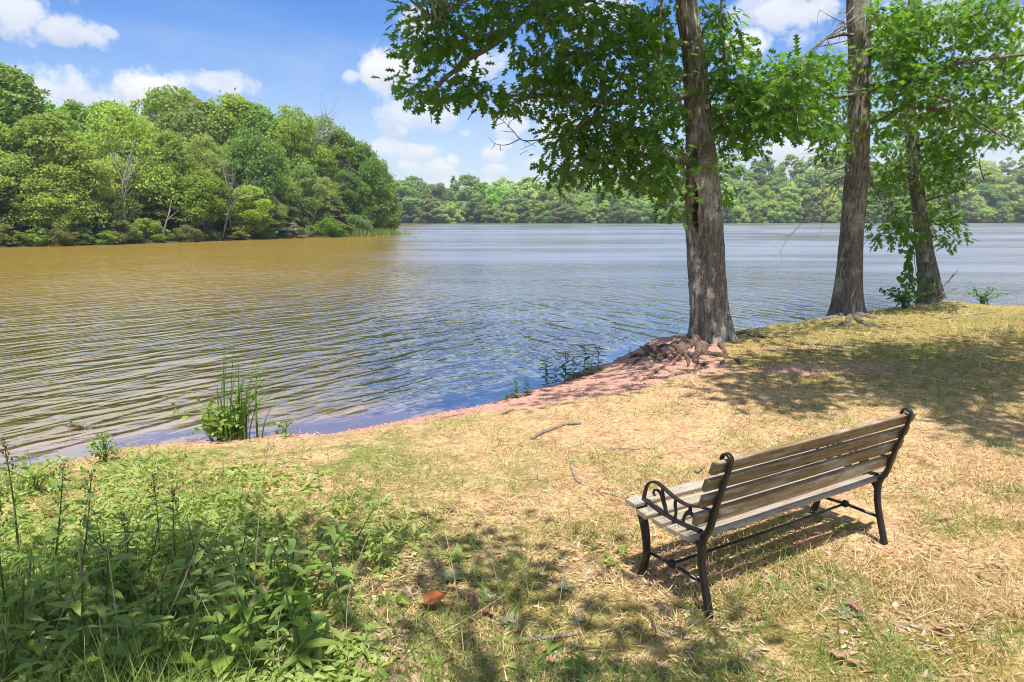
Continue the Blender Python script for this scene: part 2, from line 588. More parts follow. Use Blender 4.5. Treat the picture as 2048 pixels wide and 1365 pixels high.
def make_water_mat():
    m, t, out = new_mat('lake_water')
    pos = t.position()
    deep = t.attr('deep')
    sp = t.node('ShaderNodeSeparateXYZ')
    t.l.new(pos, sp.inputs[0])
    # two wave trains that meet off the bank

    def train(size, deg, detail, dist, loc=(0, 0, 0)):
        n = t.node('ShaderNodeMapping', vector_type='TEXTURE')
        n.inputs['Scale'].default_value = (size[0], size[1], 1)
        n.inputs['Rotation'].default_value = (0, 0, radians(deg))
        t.l.new(pos, n.inputs['Vector'])
        return t.noise(n.outputs['Vector'], 1.0, detail, 0.45, dist)
    wa = train((1.15, 0.30), 52, 1.2, 0.5)
    wb = train((1.25, 0.36), 114, 1.4, 0.6)
    wc = train((1.0, 0.42), 8, 2.0, 0.4)
    fx = t.ramp(t.math('SUBTRACT', sp.outputs[0], t.math('MULTIPLY', sp.outputs[1], 0.02)), -2.5, 1.5)
    mixn = t.node('ShaderNodeMix', data_type='FLOAT')
    t.put(mixn.inputs[0], fx); t.put(mixn.inputs[2], wa); t.put(mixn.inputs[3], wb)
    h = t.math('ADD', mixn.outputs[0], t.math('MULTIPLY', wc, 0.3))
    h = t.math('ADD', h, t.math('MULTIPLY', t.noise(pos, 9, 2, 0.5), 0.03))
    h = t.math('ADD', h, t.math('MULTIPLY', train((0.42, 0.12), 30, 2.0, 0.5), 0.14))
    patch = t.noise(pos, 0.12, 3, 0.5)
    cd = t.node('ShaderNodeVectorMath', operation='LENGTH')
    t.l.new(pos, cd.inputs[0])
    amp = t.math('MULTIPLY', t.ramp(deep, 0.0, 0.35, 0.12, 1.0), t.ramp(patch, 0.35, 0.65, 0.5, 1.1))
    amp = t.math('MULTIPLY', amp, t.ramp(cd.outputs['Value'], 12, 60, 1.0, 0.6))
    nrm = t.bump(h, amp, 0.135)
    body = t.mix(t.noise(pos, 0.05, 3, 0.5), (0.200, 0.130, 0.024), (0.265, 0.178, 0.040))
    body = t.mix(t.ramp(deep, 0.02, 0.5), (0.42, 0.27, 0.215), body)
    dif = t.node('ShaderNodeBsdfDiffuse')
    t.l.new(body, dif.inputs['Color'])
    tra = t.node('ShaderNodeBsdfTransparent')
    tra.inputs['Color'].default_value = (0.86, 0.72, 0.62, 1)
    sub = t.node('ShaderNodeMixShader')
    t.put(sub.inputs[0], t.ramp(deep, 0.0, 0.3, 0.45, 1.0))
    t.l.new(tra.outputs[0], sub.inputs[1]); t.l.new(dif.outputs[0], sub.inputs[2])
    glo = t.node('ShaderNodeBsdfGlossy')
    lee = t.attr('lee')
    gust = t.ramp(t.noise(t.mapping(pos, (0.035, 0.16, 1)), 1.0, 4, 0.6), 0.38, 0.62, -0.10, 0.08)
    far_r = t.math('MULTIPLY', t.math('ADD', 0.25, gust), t.math('MULTIPLY_ADD', lee, -0.8, 1.0))
    mr = t.node('ShaderNodeMix', data_type='FLOAT')
    t.put(mr.inputs[0], t.ramp(cd.outputs['Value'], 13, 34)); mr.inputs[2].default_value = 0.05; t.put(mr.inputs[3], far_r)
    t.put(glo.inputs['Roughness'], mr.outputs[0])
    t.l.new(nrm, glo.inputs['Normal'])
    fr = t.node('ShaderNodeFresnel')
    fr.inputs['IOR'].default_value = 1.5
    t.l.new(nrm, fr.inputs['Normal'])
    refl = t.math('MINIMUM', t.math('MULTIPLY_ADD', fr.outputs[0], 1.2, t.math('MULTIPLY_ADD', lee, t.ramp(cd.outputs['Value'], 12, 34, -0.06, -0.30), t.ramp(cd.outputs['Value'], 10, 40, 0.38, 0.44))), t.math('MULTIPLY_ADD', t.math('MULTIPLY', lee, t.ramp(cd.outputs['Value'], 12, 34)), -0.42, 0.90))
    mx = t.node('ShaderNodeMixShader')
    t.put(mx.inputs[0], refl)
    t.l.new(sub.outputs[0], mx.inputs[1]); t.l.new(glo.outputs[0], mx.inputs[2])
    t.l.new(mx.outputs[0], out.inputs['Surface'])
    return m


M['water'] = make_water_mat()


def make_wood_mat(name, c1, c2, c3):
    m, t, out = new_mat(name)
    oc = t.coord('Object')
    oi = t.node('ShaderNodeObjectInfo')
    add = t.node('ShaderNodeVectorMath', operation='ADD')
    cmb = t.node('ShaderNodeCombineXYZ')
    t.l.new(t.math('MULTIPLY', oi.outputs['Random'], 30.0), cmb.inputs[0])
    t.l.new(oc, add.inputs[0]); t.l.new(cmb.outputs[0], add.inputs[1])
    st = t.mapping(add.outputs[0], (1.4, 42, 42))
    g = t.noise(st, 2.0, 6, 0.7, 0.6)
    st2 = t.mapping(add.outputs[0], (2.5, 9, 9))
    p = t.noise(st2, 1.6, 4, 0.6)
    fine = t.noise(t.mapping(add.outputs[0], (8, 160, 160)), 2.0, 3, 0.6)
    col = t.mix(t.ramp(g, 0.32, 0.68), c1, c2)
    col = t.mix(t.ramp(p, 0.46, 0.66, 0, 0.7), col, c3)
    col = t.mix(t.ramp(fine, 0.45, 0.3, 0, 0.55), col, tuple(x * 0.3 for x in c1))
    col = t.mix(t.ramp(t.noise(t.mapping(add.outputs[0], (5, 16, 16)), 2.1, 3, 0.6), 0.64, 0.70, 0, 0.6), col, (0.05, 0.038, 0.025))
    principled(t, out, col, t.ramp(g, 0.3, 0.7, 0.75, 0.5), t.bump(t.math('ADD', g, fine), 0.5, 0.004), spec=0.3)
    return m


M['slat'] = make_wood_mat('weathered_slat', (0.125, 0.084, 0.042), (0.300, 0.220, 0.125), (0.400, 0.345, 0.270))
M['seat_slat'] = make_wood_mat('grey_slat', (0.230, 0.170, 0.115), (0.420, 0.345, 0.260), (0.400, 0.365, 0.320))


def make_iron():
    m, t, out = new_mat('black_iron')
    pos = t.coord('Object')
    n = t.noise(pos, 40, 4, 0.6)
    k = t.noise(pos, 9, 4, 0.6)
    col = t.mix(t.ramp(k, 0.60, 0.74, 0, 0.7), (0.012, 0.011, 0.012), (0.085, 0.045, 0.025))
    principled(t, out, col, t.ramp(k, 0.4, 0.7, 0.28, 0.6), t.bump(n, 0.3, 0.004), spec=0.5)
    return m


M['iron'] = make_iron()


def simple(name, col, rough=0.6, metal=0.0, scale=30, var=0.25):
    m, t, out = new_mat(name)
    n = t.noise(t.coord('Object'), scale, 4, 0.6)
    c = t.mix(t.ramp(n, 0.3, 0.7), tuple(x * (1 - var) for x in col), tuple(min(1, x * (1 + var)) for x in col))
    principled(t, out, c, rough, t.bump(n, 0.3, 0.01), metal)
    return m


M['screw'] = simple('screw', (0.55, 0.53, 0.5), 0.35, 0.8)
M['stone'] = simple('stone', (0.46, 0.38, 0.31), 0.8, 0, 25)
M['stem'] = simple('stem', (0.10, 0.13, 0.035), 0.6)
M['stem_dry'] = simple('stem_dry', (0.48, 0.40, 0.25), 0.7)
M['stem_dark'] = simple('stem_dark', (0.12, 0.11, 0.045), 0.6)
M['bud'] = simple('bud', (0.13, 0.12, 0.045), 0.8)
M['hull_teal'] = simple('hull_teal', (0.05, 0.28, 0.25), 0.35, 0, 6, .1)
M['hull_pale'] = simple('hull_pale', (0.62, 0.60, 0.52), 0.4, 0, 6, .1)
M['hollow'] = simple('shaded_rotten_wood', (0.05, 0.028, 0.016), 0.95, 0, 30, .4)  # rotten wood, coloured near black to put the hollow's shade into it

# ------------------------------------------------------------------ terrain
WATER_Z = -0.45
shore_px = [(0, 952), (130, 925), (250, 899), (380, 880), (500, 878), (700, 862), (850, 833), (1000, 801), (1100, 768),
            (1200, 733), (1255, 712), (1300, 694)]
shore = [tuple(at_z(x, y, WATER_Z)[:2]) for x, y in shore_px]
lip_px = [(1400, 668), (1480, 656), (1560, 644), (1640, 634), (1750, 614), (1820, 603), (1890, 599), (1960, 606), (2048, 611)]
shore += [(p[0] * 1.012, p[1] + 0.22) for p in (at_z(x, y, -0.17) for x, y in lip_px)]
shore = [(-220, -30), (-60, -8), (-20, 2.2), (-9, 5.0)] + shore + [(17.5, 16.8), (24, 15.5), (45, 10), (140, -8), (400, -40)]
SH = np.array(shore)


def shore_dist(x, y):
    """signed distance to the near shoreline, positive on land"""
    x = np.asarray(x, float); y = np.asarray(y, float)
    d = np.full(x.shape, 1e9)
    for (ax, ay), (bx, by) in zip(SH[:-1], SH[1:]):
        vx, vy = bx - ax, by - ay
        tt = np.clip(((x - ax) * vx + (y - ay) * vy) / (vx * vx + vy * vy), 0, 1)
        d = np.minimum(d, np.hypot(x - ax - tt * vx, y - ay - tt * vy))
    yl = np.interp(x, SH[:, 0], SH[:, 1])
    return np.where(y < yl, d, -d)


def ground_h(x, y, detail=True):
    x = np.asarray(x, float); y = np.asarray(y, float)
    sd = shore_dist(x, y)
    sd = sd + 0.26 * (vnoise(x * 1.9, y * 1.9) - 0.5) + 0.10 * (vnoise(x * 6.1, y * 6.1) - 0.5)
    zl = np.interp(sd, [-400, -12, -3, -0.6, 0, 0.12, 0.6, 1.6, 3.2, 5], [-4, -3, -1.5, -0.62, -0.46, -0.41, -0.31, -0.15, -0.03, 0])
    zr = np.interp(sd, [-400, -12, -3, -0.6, 0, 0.12, 0.3, 0.7, 2.0, 4.5], [-4, -3, -1.5, -0.8, -0.47, -0.36, -0.2, -0.15, -0.07, 0])
    k = sstep(x, 1.2, 3.2)
    z = zl * (1 - k) + zr * k
    land = sstep(sd, 0.1, 1.2)
    z = z + land * (0.05 * (vnoise(x * 0.8, y * 0.8) - 0.5) + 0.03 * (vnoise(x * 2.9, y * 2.9) - 0.5))
    if detail:
        z = z + land * 0.018 * (vnoise(x * 9, y * 9) - 0.5)
    # low mound at the foot of the leaning oak
    z = z + land * 0.07 * np.exp(-((x - 3.35) ** 2 + (y - 11.9) ** 2) / 0.8)
    return z


def gz(x, y):
    return float(ground_h(np.array([x]), np.array([y]))[0])


TS = np.geomspace(1.2, 40, 900)


def on_ground(px, py):
    """first hit of the view ray on the bank; past the lip, the bank point it passes closest to"""
    r = ray(px, py)
    P = np.array([0, 0, CAM_H])[None] + TS[:, None] * r[None] / r[1]
    hh = ground_h(P[:, 0], P[:, 1])
    land = shore_dist(P[:, 0], P[:, 1]) > 0.02
    hit = np.where((P[:, 2] <= hh) & land)[0]
    i = hit[0] if len(hit) else np.where(land)[0][np.argmin((P[:, 2] - hh)[land])]
    return np.array([P[i, 0], P[i, 1], hh[i]])


def dirt_width(x):
    return np.interp(x, [-5, -2.5, -0.5, 0.5, 1.5, 3.0], [0.3, 0.5, 0.9, 1.3, 2.0, 2.3])


def on_ground_many(px, py):
    px = np.asarray(px, float); py = np.asarray(py, float)
    rx = (px - CX) / F
    yy = -(py - CY) / F
    ry = cos(PITCH) + yy * sin(PITCH)
    rz = -sin(PITCH) + yy * cos(PITCH)
    z = np.zeros_like(px)
    for _ in range(6):
        tt = (z - CAM_H) / rz
        x, y = rx * tt, ry * tt
        zo, z = z, ground_h(x, y, True)
    z = np.where(np.abs(zo - z) < 0.03, z, -9.0)
    return np.stack([x, y, z], 1)


def to_px(P):
    P = np.asarray(P, float)
    d = P - np.array([0, 0, CAM_H])
    fw = d[:, 1] * cos(PITCH) - d[:, 2] * sin(PITCH)
    up = d[:, 1] * sin(PITCH) + d[:, 2] * cos(PITCH)
    return CX + F * d[:, 0] / fw, CY - F * up / fw


def grid(xs, ys):
    X, Y = np.meshgrid(xs, ys)
    nx, ny = len(xs), len(ys)
    i = (np.arange(ny - 1)[:, None] * nx + np.arange(nx - 1)[None]).ravel()
    Fc = np.stack([i, i + 1, i + nx + 1, i + nx], 1)
    return X.ravel(), Y.ravel(), Fc


xs = np.concatenate([np.array([-220, -120, -70, -40, -25, -16, -11]), np.arange(-8, 16, 0.085), np.array([16.5, 18, 20, 23, 28, 36, 50, 80, 140, 260])])
ys = np.concatenate([np.array([-120, -60, -30, -15, -8, -4, -2, -1]), np.arange(0, 6, 0.1), np.arange(6, 20.5, 0.085), np.array([21, 22, 24, 28, 36, 50])])
X, Y, Fc = grid(xs, ys)
Z = ground_h(X, Y)
me = mesh_np('ground', np.stack([X, Y, Z], 1), Fc, True)
sd = shore_dist(X, Y)


def add_attr(me, name, vals):
    a = me.attributes.new(name, 'FLOAT', 'POINT')
    a.data.foreach_set('value', np.asarray(vals, np.float32))


dirt = (1 - sstep(sd / dirt_width(X), 0.55, 1.25)) * sstep(X, -4.6, -2.0) * (1 - sstep(X, 2.9, 3.6)) + 0.45 * (1 - sstep(sd, 0.2, 0.8)) * (1 - sstep(X, -1.5, 0.5))
dirt = dirt + 0.75 * np.exp(-(((X - 4.1) / 1.3) ** 2 + ((Y - 9.2) / 0.5) ** 2)) + 0.6 * np.exp(-(((X - 4.6) / 1.4) ** 2 + ((Y - 10.9) / 0.35) ** 2))
green = np.maximum(0.95 * (1 - sstep(X + 0.25 * Y, 0.0, 2.4)) * sstep(sd, 0.3, 1.2), 0.35 * sstep(X, 3, 6))
wet = (1 - sstep(sd, 0.03, 0.2)) * sstep(sd, -0.25, -0.02)
mossy = sstep(X, 2.4, 4.0) * sstep(Y, 7.0, 9.5) + 0.6 * (1 - sstep(Y, 3.0, 4.4))
add_attr(me, 'dirt', dirt); add_attr(me, 'green', green); add_attr(me, 'wet', wet); add_attr(me, 'mossy', mossy)
tag(link('ground', me, M['ground']), kind='structure')

# water
xs = np.concatenate([np.array([-900, -500, -250, -120, -70]), np.arange(-60, -8, 2.0), np.arange(-8, 16, 0.2), np.array([17, 20, 26, 40, 80, 160, 320, 600, 900])])
ys = np.concatenate([np.array([-60, -20, -5, 2]), np.arange(4, 21, 0.2), np.arange(22, 130, 3.0), np.array([140, 180, 300, 500, 700])])
X, Y, Fc = grid(xs, ys)
me = mesh_np('lake', np.stack([X, Y, np.full(len(X), WATER_Z)], 1), Fc, True)
add_attr(me, 'deep', sstep(-shore_dist(X, Y), -0.1, 2.6))
add_attr(me, 'lee', sstep(-(X + 1.7 + (Y - 12) * 0.17) / (6 + 0.06 * Y), -0.45, 0.5))
tag(link('lake_water', me, M['water']), kind='structure')

# peninsula on the left
PEN = np.array([(-140, 30), (-75, 46), (-52, 54), *[tuple(at_z(x, y, WATER_Z)[:2]) for x, y in
      [(0, 496), (200, 491), (400, 484), (560, 478), (660, 475), (745, 471.5), (783, 467.5)]],
      (-20, 112), (-32, 128), (-60, 150), (-120, 190), (-260, 260)])


def poly_sd(x, y, poly, closed_left=True):
    d = np.full(x.shape, 1e9)
    for (ax, ay), (bx, by) in zip(poly[:-1], poly[1:]):
        vx, vy = bx - ax, by - ay
        tt = np.clip(((x - ax) * vx + (y - ay) * vy) / (vx * vx + vy * vy), 0, 1)
        d = np.minimum(d, np.hypot(x - ax - tt * vx, y - ay - tt * vy))
    P = np.vstack([poly, [(-400, 260), (-400, 30)]])
    ins = np.zeros(x.shape, bool)
    j = len(P) - 1
    for i in range(len(P)):
        xi, yi = P[i]; xj, yj = P[j]
        c = ((yi > y) != (yj > y)) & (x < (xj - xi) * (y - yi) / (yj - yi + 1e-12) + xi)
        ins ^= c
        j = i
    return np.where(ins, d, -d)


def pen_h(x, y):
    s = poly_sd(np.atleast_1d(x).astype(float), np.atleast_1d(y).astype(float), PEN)
    return np.interp(s, [-30, -3, 0, 1, 4, 12, 60], [-5, -1.6, -0.5, -0.05, 0.35, 0.9, 2.5]) + 0.2 * (vnoise(np.atleast_1d(x) * .5, np.atleast_1d(y) * .5) - .5) * (s > 0.6)


xs = np.concatenate([np.arange(-200, -60, 6.0), np.arange(-60, -12, 0.7)])
ys = np.concatenate([np.arange(32, 125, 0.9), np.arange(126, 260, 6.0)])
X, Y, Fc = grid(xs, ys)
tag(link('peninsula_ground', mesh_np('peninsula_ground', np.stack([X, Y, pen_h(X, Y)], 1), Fc, True), M['far_ground']), kind='structure')


def far_line(x):
    return 305 + 0.10 * x - 6 * np.sin(x * 0.021) + 0.00045 * (x - 60) ** 2 * 0


def far_h(x, y):
    s = y - far_line(x)
    hill = 2.5 + 13.5 * sstep(x, 20, 190)
    return np.interp(s, [-20, 0, 1.5, 6, 12], [-4, -0.5, -0.1, 0.4, 0.8]) + hill * sstep(s, 6, 48)


xs = np.arange(-420, 760, 7.0)
ys = np.concatenate([np.arange(225, 420, 4.0), np.arange(420, 900, 30.0)])
X, Y, Fc = grid(xs, ys)
tag(link('far_shore_terrain', mesh_np('far_shore_terrain', np.stack([X, Y, far_h(X, Y)], 1), Fc, True), M['far_ground']), kind='structure')


# ------------------------------------------------------------------ trees of the far shores
def broadleaf(seed, H, W, base, n_clump, n_leaf, leaf, flat=0.6, droop=0.0, trunk_r=0.16, egg=0.62, csize=1.0):
    """returns (trunk mesh, crown mesh): limbs, clumps of leaf cards on the shell of each clump"""
    rng = np.random.default_rng(seed)
    tb = MB()
    lean = rng.normal(0, 0.03, 2)
    top = np.array([lean[0] * H, lean[1] * H, H * 0.86])
    tp = smooth_path([(0, 0, -0.4), (0, 0, H * 0.12), (lean[0] * H * .5 + rng.normal(0, .02) * H, lean[1] * H * .5, H * .5), top], 9)
    tube(tb, tp, list(np.linspace(trunk_r, trunk_r * 0.15, 9)), 7)
    cz0, cz1 = base * H, H
    cents, rads = [], []
    tries = 0
    while len(cents) < n_clump and tries < 4000:
        tries += 1
        zt = rng.random() ** 0.8
        z = cz0 + (cz1 - cz0) * zt
        # envelope: egg shape
        prof = math.sqrt(max(0.0, 1 - ((zt - (1 - egg)) / (egg if zt > (1 - egg) else (1 - egg) * 1.15)) ** 2))
        a = rng.random() * 2 * pi
        rr = W / 2 * prof * math.sqrt(rng.uniform(0.15, 1.0)) * rng.uniform(0.8, 1.08)
        r = W * rng.uniform(0.07, 0.15) * (0.75 + 0.5 * (1 - zt)) * csize
        c = np.array([cos(a) * rr + top[0] * zt, sin(a) * rr + top[1] * zt, z - r * 0.5])
        if cents and min(np.linalg.norm((c - q) * np.array([1, 1, 1.4])) for q in cents) < r * 0.72:
            continue
        cents.append(c); rads.append(r)
    for c, r in zip(cents, rads):
        h0 = max(H * 0.12, c[2] - np.hypot(c[0], c[1]) * rng.uniform(0.5, 0.9))
        i = min(8, max(0, h0 / (H * 0.86) * 8))
        p0 = np.array(tp[int(i)])
        midp = p0 * .5 + c * .5 + np.array([0, 0, -0.04 * H * rng.random()])
        tube(tb, smooth_path([p0, midp, c], 5), list(np.linspace(trunk_r * .32, trunk_r * 0.06, 5)), 4, False)
    P, N, A = [], [], []
    w = np.array(rads) ** 2
    cnt = np.maximum(8, (n_leaf * w / w.sum()).astype(int))
    for c, r, k in zip(cents, rads, cnt):
        d = rand_dir(k, 0.35, rng)
        rad = r * rng.uniform(0.35, 1.08, k) ** 0.6 * np.where(rng.random(k) < .18, rng.uniform(1.0, 1.45, k), 1.0)
        p = c + d * rad[:, None] * np.array([1.15, 1.15, flat])
        if droop:
            p[:, 2] -= droop * r * (np.hypot(d[:, 0], d[:, 1]) ** 2)
        n = d * 0.7 + np.array([0, 0, 0.55]) + rng.normal(0, 0.45, (k, 3))
        a = d * np.array([1, 1, 0.2]) + rng.normal(0, 0.5, (k, 3)) + np.array([0, 0, -droop])
        P.append(p); N.append(n); A.append(a)
    P = np.vstack(P); N = np.vstack(N); A = np.vstack(A)
    cm = scatter_mesh('crown', SPRIG, P, A, N, leaf * rng.uniform(0.6, 1.35, len(P)))
    return tb.mesh('trunk', True), cm


def conifer(seed, H, W, base, n_whorl, n_leaf, leaf, trunk_r=0.15, droop=0.25):
    rng = np.random.default_rng(seed)
    tb = MB()
    tube(tb, [(0, 0, -0.3), (rng.normal(0, .1), 0, H * .5), (0, 0, H * 0.98)], [trunk_r, trunk_r * .6, 0.02], 7)
    P, N, A = [], [], []
    tot = n_whorl * 5
    for i in range(tot):
        zt = (i + rng.random()) / tot
        z = H * (base + (1 - base) * zt)
        L = W / 2 * (1 - zt) ** 0.75 * rng.uniform(0.55, 1.1) + 0.25
        a = rng.random() * 2 * pi
        d = np.array([cos(a), sin(a), 0.0])
        pts = [np.array([0, 0, z]), d * L * .5 + (0, 0, z + 0.06 * L), d * L + (0, 0, z - droop * L)]
        tube(tb, pts, [0.045, 0.03, 0.01], 4, False)
        k = max(6, int(n_leaf / tot * L / (W * 0.35)))
        tt = rng.uniform(0.15, 1.05, k)
        p = d * (L * tt)[:, None] + np.stack([0 * tt, 0 * tt, z + 0.06 * L * np.sin(tt * pi) - droop * L * tt ** 2], 1)
        side = np.array([-d[1], d[0], 0])
        off = rng.normal(0, 0.2, k) * L * (1.1 - tt * .6)
        p = p + side * off[:, None] + rng.normal(0, 0.10, (k, 3)) * np.array([1, 1, 1.3])
        P.append(p)
        A.append(d + side * np.sign(off)[:, None] * .8 + rng.normal(0, .3, (k, 3)) + np.array([0, 0, -.35]))
        N.append(np.array([0, 0, 1.0]) + d * .3 + rng.normal(0, .4, (k, 3)))
    P = np.vstack(P); N = np.vstack(N); A = np.vstack(A)
    cm = scatter_mesh('crown', SPRIG, P, A, N, leaf * rng.uniform(0.6, 1.3, len(P)))
    return tb.mesh('trunk', True), cm


def bare_tree(mb, base, top, r, depth, rng, spread=0.7, up=0.1):
    p0, p1 = np.asarray(base, float), np.asarray(top, float)
    L = np.linalg.norm(p1 - p0)
    mid = (p0 + p1) / 2 + rng.normal(0, 0.07 * L, 3)
    path = smooth_path([p0, mid, p1], 6)
    tube(mb, path, list(np.linspace(r, r * 0.3, 6)), 6 if depth > 1 else 4, False)
    if depth <= 0:
        return
    nb = rng.integers(3, 6)
    for i in range(nb):
        tt = rng.uniform(0.3, 1.0)
        q = path[int(tt * 5)]
        d = (p1 - p0) / L + rng.normal(0, spread, 3) + np.array([0, 0, up])
        d /= np.linalg.norm(d)
        bare_tree(mb, q, q + d * L * rng.uniform(0.35, 0.6), r * 0.45, depth - 1, rng, spread, up)


def far_thing(name, meshes, loc, rz, scale, mats, label, cat, group):
    o = empty(name, loc, rz)
    o.scale = scale
    tag(o, label, cat, group)
    link('trunk', meshes[0], mats[0], o)
    link('crown', meshes[1], mats[1], o)
    return o


# prototypes: 10 m tall unit trees
PB = [broadleaf(11, 10, 7.5, 0.20, 105, 23000, 0.22, 0.85), broadleaf(12, 10, 6.4, 0.16, 110, 22000, 0.21, 0.8),
      broadleaf(13, 10, 8.4, 0.25, 100, 22000, 0.225, 0.8, 0.15), broadleaf(14, 10, 5.6, 0.14, 105, 20000, 0.20, 0.9)]
PF = [broadleaf(15, 10, 7.6, 0.2, 100, 15000, 0.175, 0.6, 0.5, 0.14), broadleaf(16, 10, 6.8, 0.28, 90, 13500, 0.175, 0.55, 0.4, 0.15)]
PC = [conifer(21, 10, 5.0, 0.10, 14, 13000, 0.26), conifer(22, 10, 5.8, 0.22, 12, 11000, 0.27, 0.15, 0.15)]
PS = [broadleaf(31, 3, 4.2, 0.02, 48, 7500, 0.14, 0.7), broadleaf(32, 3, 3.4, 0.02, 44, 6500, 0.135, 0.65, 0.3, 0.07)]

for pr, mat in [(PB, 'pen_leaf'), (PF, 'pen_leaf_bright'), (PC, 'pen_leaf_olive'), (PS, 'pen_leaf')]:
    for tm, cm in pr:
        tm.materials.append(M['bark_far'])
        cm.materials.append(M[mat])
PBB = []
for tm, cm in PB:                      # a yellow-green version of the same crowns
    c2 = cm.copy(); c2.materials.clear(); c2.materials.append(M['pen_leaf_bright'])
    PBB.append((tm, c2))
PSO = [(tm, cm.copy()) for tm, cm in PS]
for tm, cm in PSO:
    cm.materials.clear(); cm.materials.append(M['pen_leaf_olive'])

LB = {
    'back': ('tall full-crowned green tree in the back rows of the left peninsula', 'tall trees at the back of the left peninsula'),
    'feather': ('feathery light green tree with layered sprays on the left peninsula', 'feathery light green trees on the left peninsula'),
    'mid': ('leafy mid green tree at the front of the left peninsula', 'leafy trees at the front of the left peninsula'),
    'bright': ('yellow-green leafy tree catching the sun on the left peninsula', 'yellow-green trees on the left peninsula'),
    'cedar': ('olive cedar with drooping sprays low on the left peninsula', 'olive cedars on the left peninsula'),
}
# px of trunk, py of top, distance behind the waterline, prototype set, index, width factor, label key
PEN_TREES = [
    (-60, 120, 10, PB, 0, 1.0, 'back'), (20, 128, 14, PB, 1, 1.15, 'back'), (95, 190, 16, PB, 0, 1.0, 'back'), (180, 205, 20, PB, 3, 1.1, 'back'),
    (250, 205, 18, PB, 1, 1.0, 'back'), (360, 172, 24, PB, 0, 0.95, 'back'), (395, 200, 16, PB, 2, .9, 'back'), (470, 195, 18, PBB, 2, 0.95, 'bright'),
    (520, 205, 14, PB, 1, .9, 'back'), (450, 290, 10, PB, 3, 1.1, 'mid'), (600, 208, 12, PF, 1, 0.80, 'feather'), (655, 225, 12, PF, 0, 0.75, 'feather'),
    (690, 262, 10, PB, 3, .9, 'back'), (730, 285, 9, PB, 2, .8, 'back'), (752, 318, 9, PB, 1, .8, 'back'), (770, 342, 16, PB, 3, .9, 'back'),
    (20, 240, 5, PB, 3, 1.0, 'mid'), (110, 228, 4, PBB, 1, 1.0, 'bright'), (160, 262, 3, PBB, 0, 0.9, 'bright'), (55, 300, 3, PB, 2, .95, 'mid'),
    (262, 198, 5, PF, 0, 0.85, 'feather'), (300, 250, 8, PF, 1, 0.8, 'feather'), (345, 262, 6, PBB, 3, .9, 'bright'), (420, 262, 6, PF, 1, .8, 'feather'),
    (505, 255, 5, PB, 2, .8, 'mid'), (560, 280, 5, PF, 0, .75, 'feather'), (395, 340, 3, PB, 2, 1.0, 'mid'), (500, 370, 2, PBB, 1, 1.2, 'bright'),
    (610, 330, 5, PB, 1, .9, 'mid'), (650, 350, 4, PF, 1, .8, 'feather'), (700, 340, 5, PB, 0, .85, 'mid'), (722, 360, 4, PB, 3, 1.0, 'mid'),
    (5, 330, 3, PC, 0, 1.1, 'cedar'), (95, 360, 4, PC, 1, 1.2, 'cedar'), (210, 345, 5, PC, 0, 1.2, 'cedar'), (320, 350, 4, PC, 1, 1.2, 'cedar'),
    (365, 375, 4, PC, 0, 1.3, 'cedar'), (570, 365, 4, PC, 1, 1.2, 'cedar'), (675, 395, 2, PC, 0, 1.5, 'cedar'), (440, 380, 6, PC, 1, 1.2, 'cedar'),
    (130, 345, 2, PF, 0, 1.0, 'feather'), (545, 395, 1.6, PF, 1, 1.1, 'feather'), (270, 365, 7, PB, 3, 1.2, 'mid'), (620, 390, 8, PB, 1, 1.2, 'mid'),
    (40, 250, 26, PB, 1, 1.2, 'back'), (300, 235, 30, PB, 0, 1.1, 'back'), (430, 240, 32, PB, 3, 1.2, 'back'), (560, 240, 24, PB, 2, 1.1, 'back'), (640, 280, 22, PB, 0, 1.1, 'back'),
]
pen_line_px = [(-150, 500), (0, 496), (200, 491), (400, 484), (560, 478), (660, 475), (745, 471.5), (800, 466)]


def pen_spot(px, back):
    wy = np.interp(px, [q[0] for q in pen_line_px], [q[1] for q in pen_line_px])
    w = at_z(px, wy, WATER_Z)
    Y = w[1] + back
    r = ray(px, wy)
    x = r[0] / r[1] * Y
    return np.array([x, Y, float(pen_h(x, Y)[0])])


ORD = ['first', 'second', 'third', 'fourth', 'fifth', 'sixth', 'seventh', 'eighth', 'ninth', 'tenth', 'eleventh', 'twelfth', 'thirteenth', 'fourteenth', 'fifteenth', 'sixteenth', 'seventeenth', 'eighteenth', 'nineteenth', 'twentieth']
SHORT = {'back': 'tall rounded green tree at the back of the left peninsula', 'feather': 'feathery light green tree on the left peninsula', 'mid': 'mid green leafy tree fronting the left peninsula',
         'bright': 'yellow-green leafy tree on the left peninsula', 'cedar': 'drooping olive cedar on the left peninsula'}
rng = np.random.default_rng(3)
PEN_TREES.sort(key=lambda q: q[0])
seen_n = {}
for (px, py, back, pset, idx, wf, key) in PEN_TREES:
    seen_n[key] = seen_n.get(key, 0) + 1
    p = pen_spot(px, back)
    top = at_y(px, py, p[1])[2]
    s = (top - p[2]) / 10.0
    lab, grp = SHORT[key] + ', ' + ORD[seen_n[key] - 1] + ' from the left', LB[key][1]
    tm, cm = pset[idx]
    s_w = s * wf * (1.0 if s > 0.8 else 1.15)
    o = far_thing('cedar_tree' if key == 'cedar' else 'broadleaf_tree', (tm, cm), p - np.array([0, 0, .1]), rng.uniform(0, 6.28), (s_w, s_w, s), (None, None), lab, 'tree', grp)

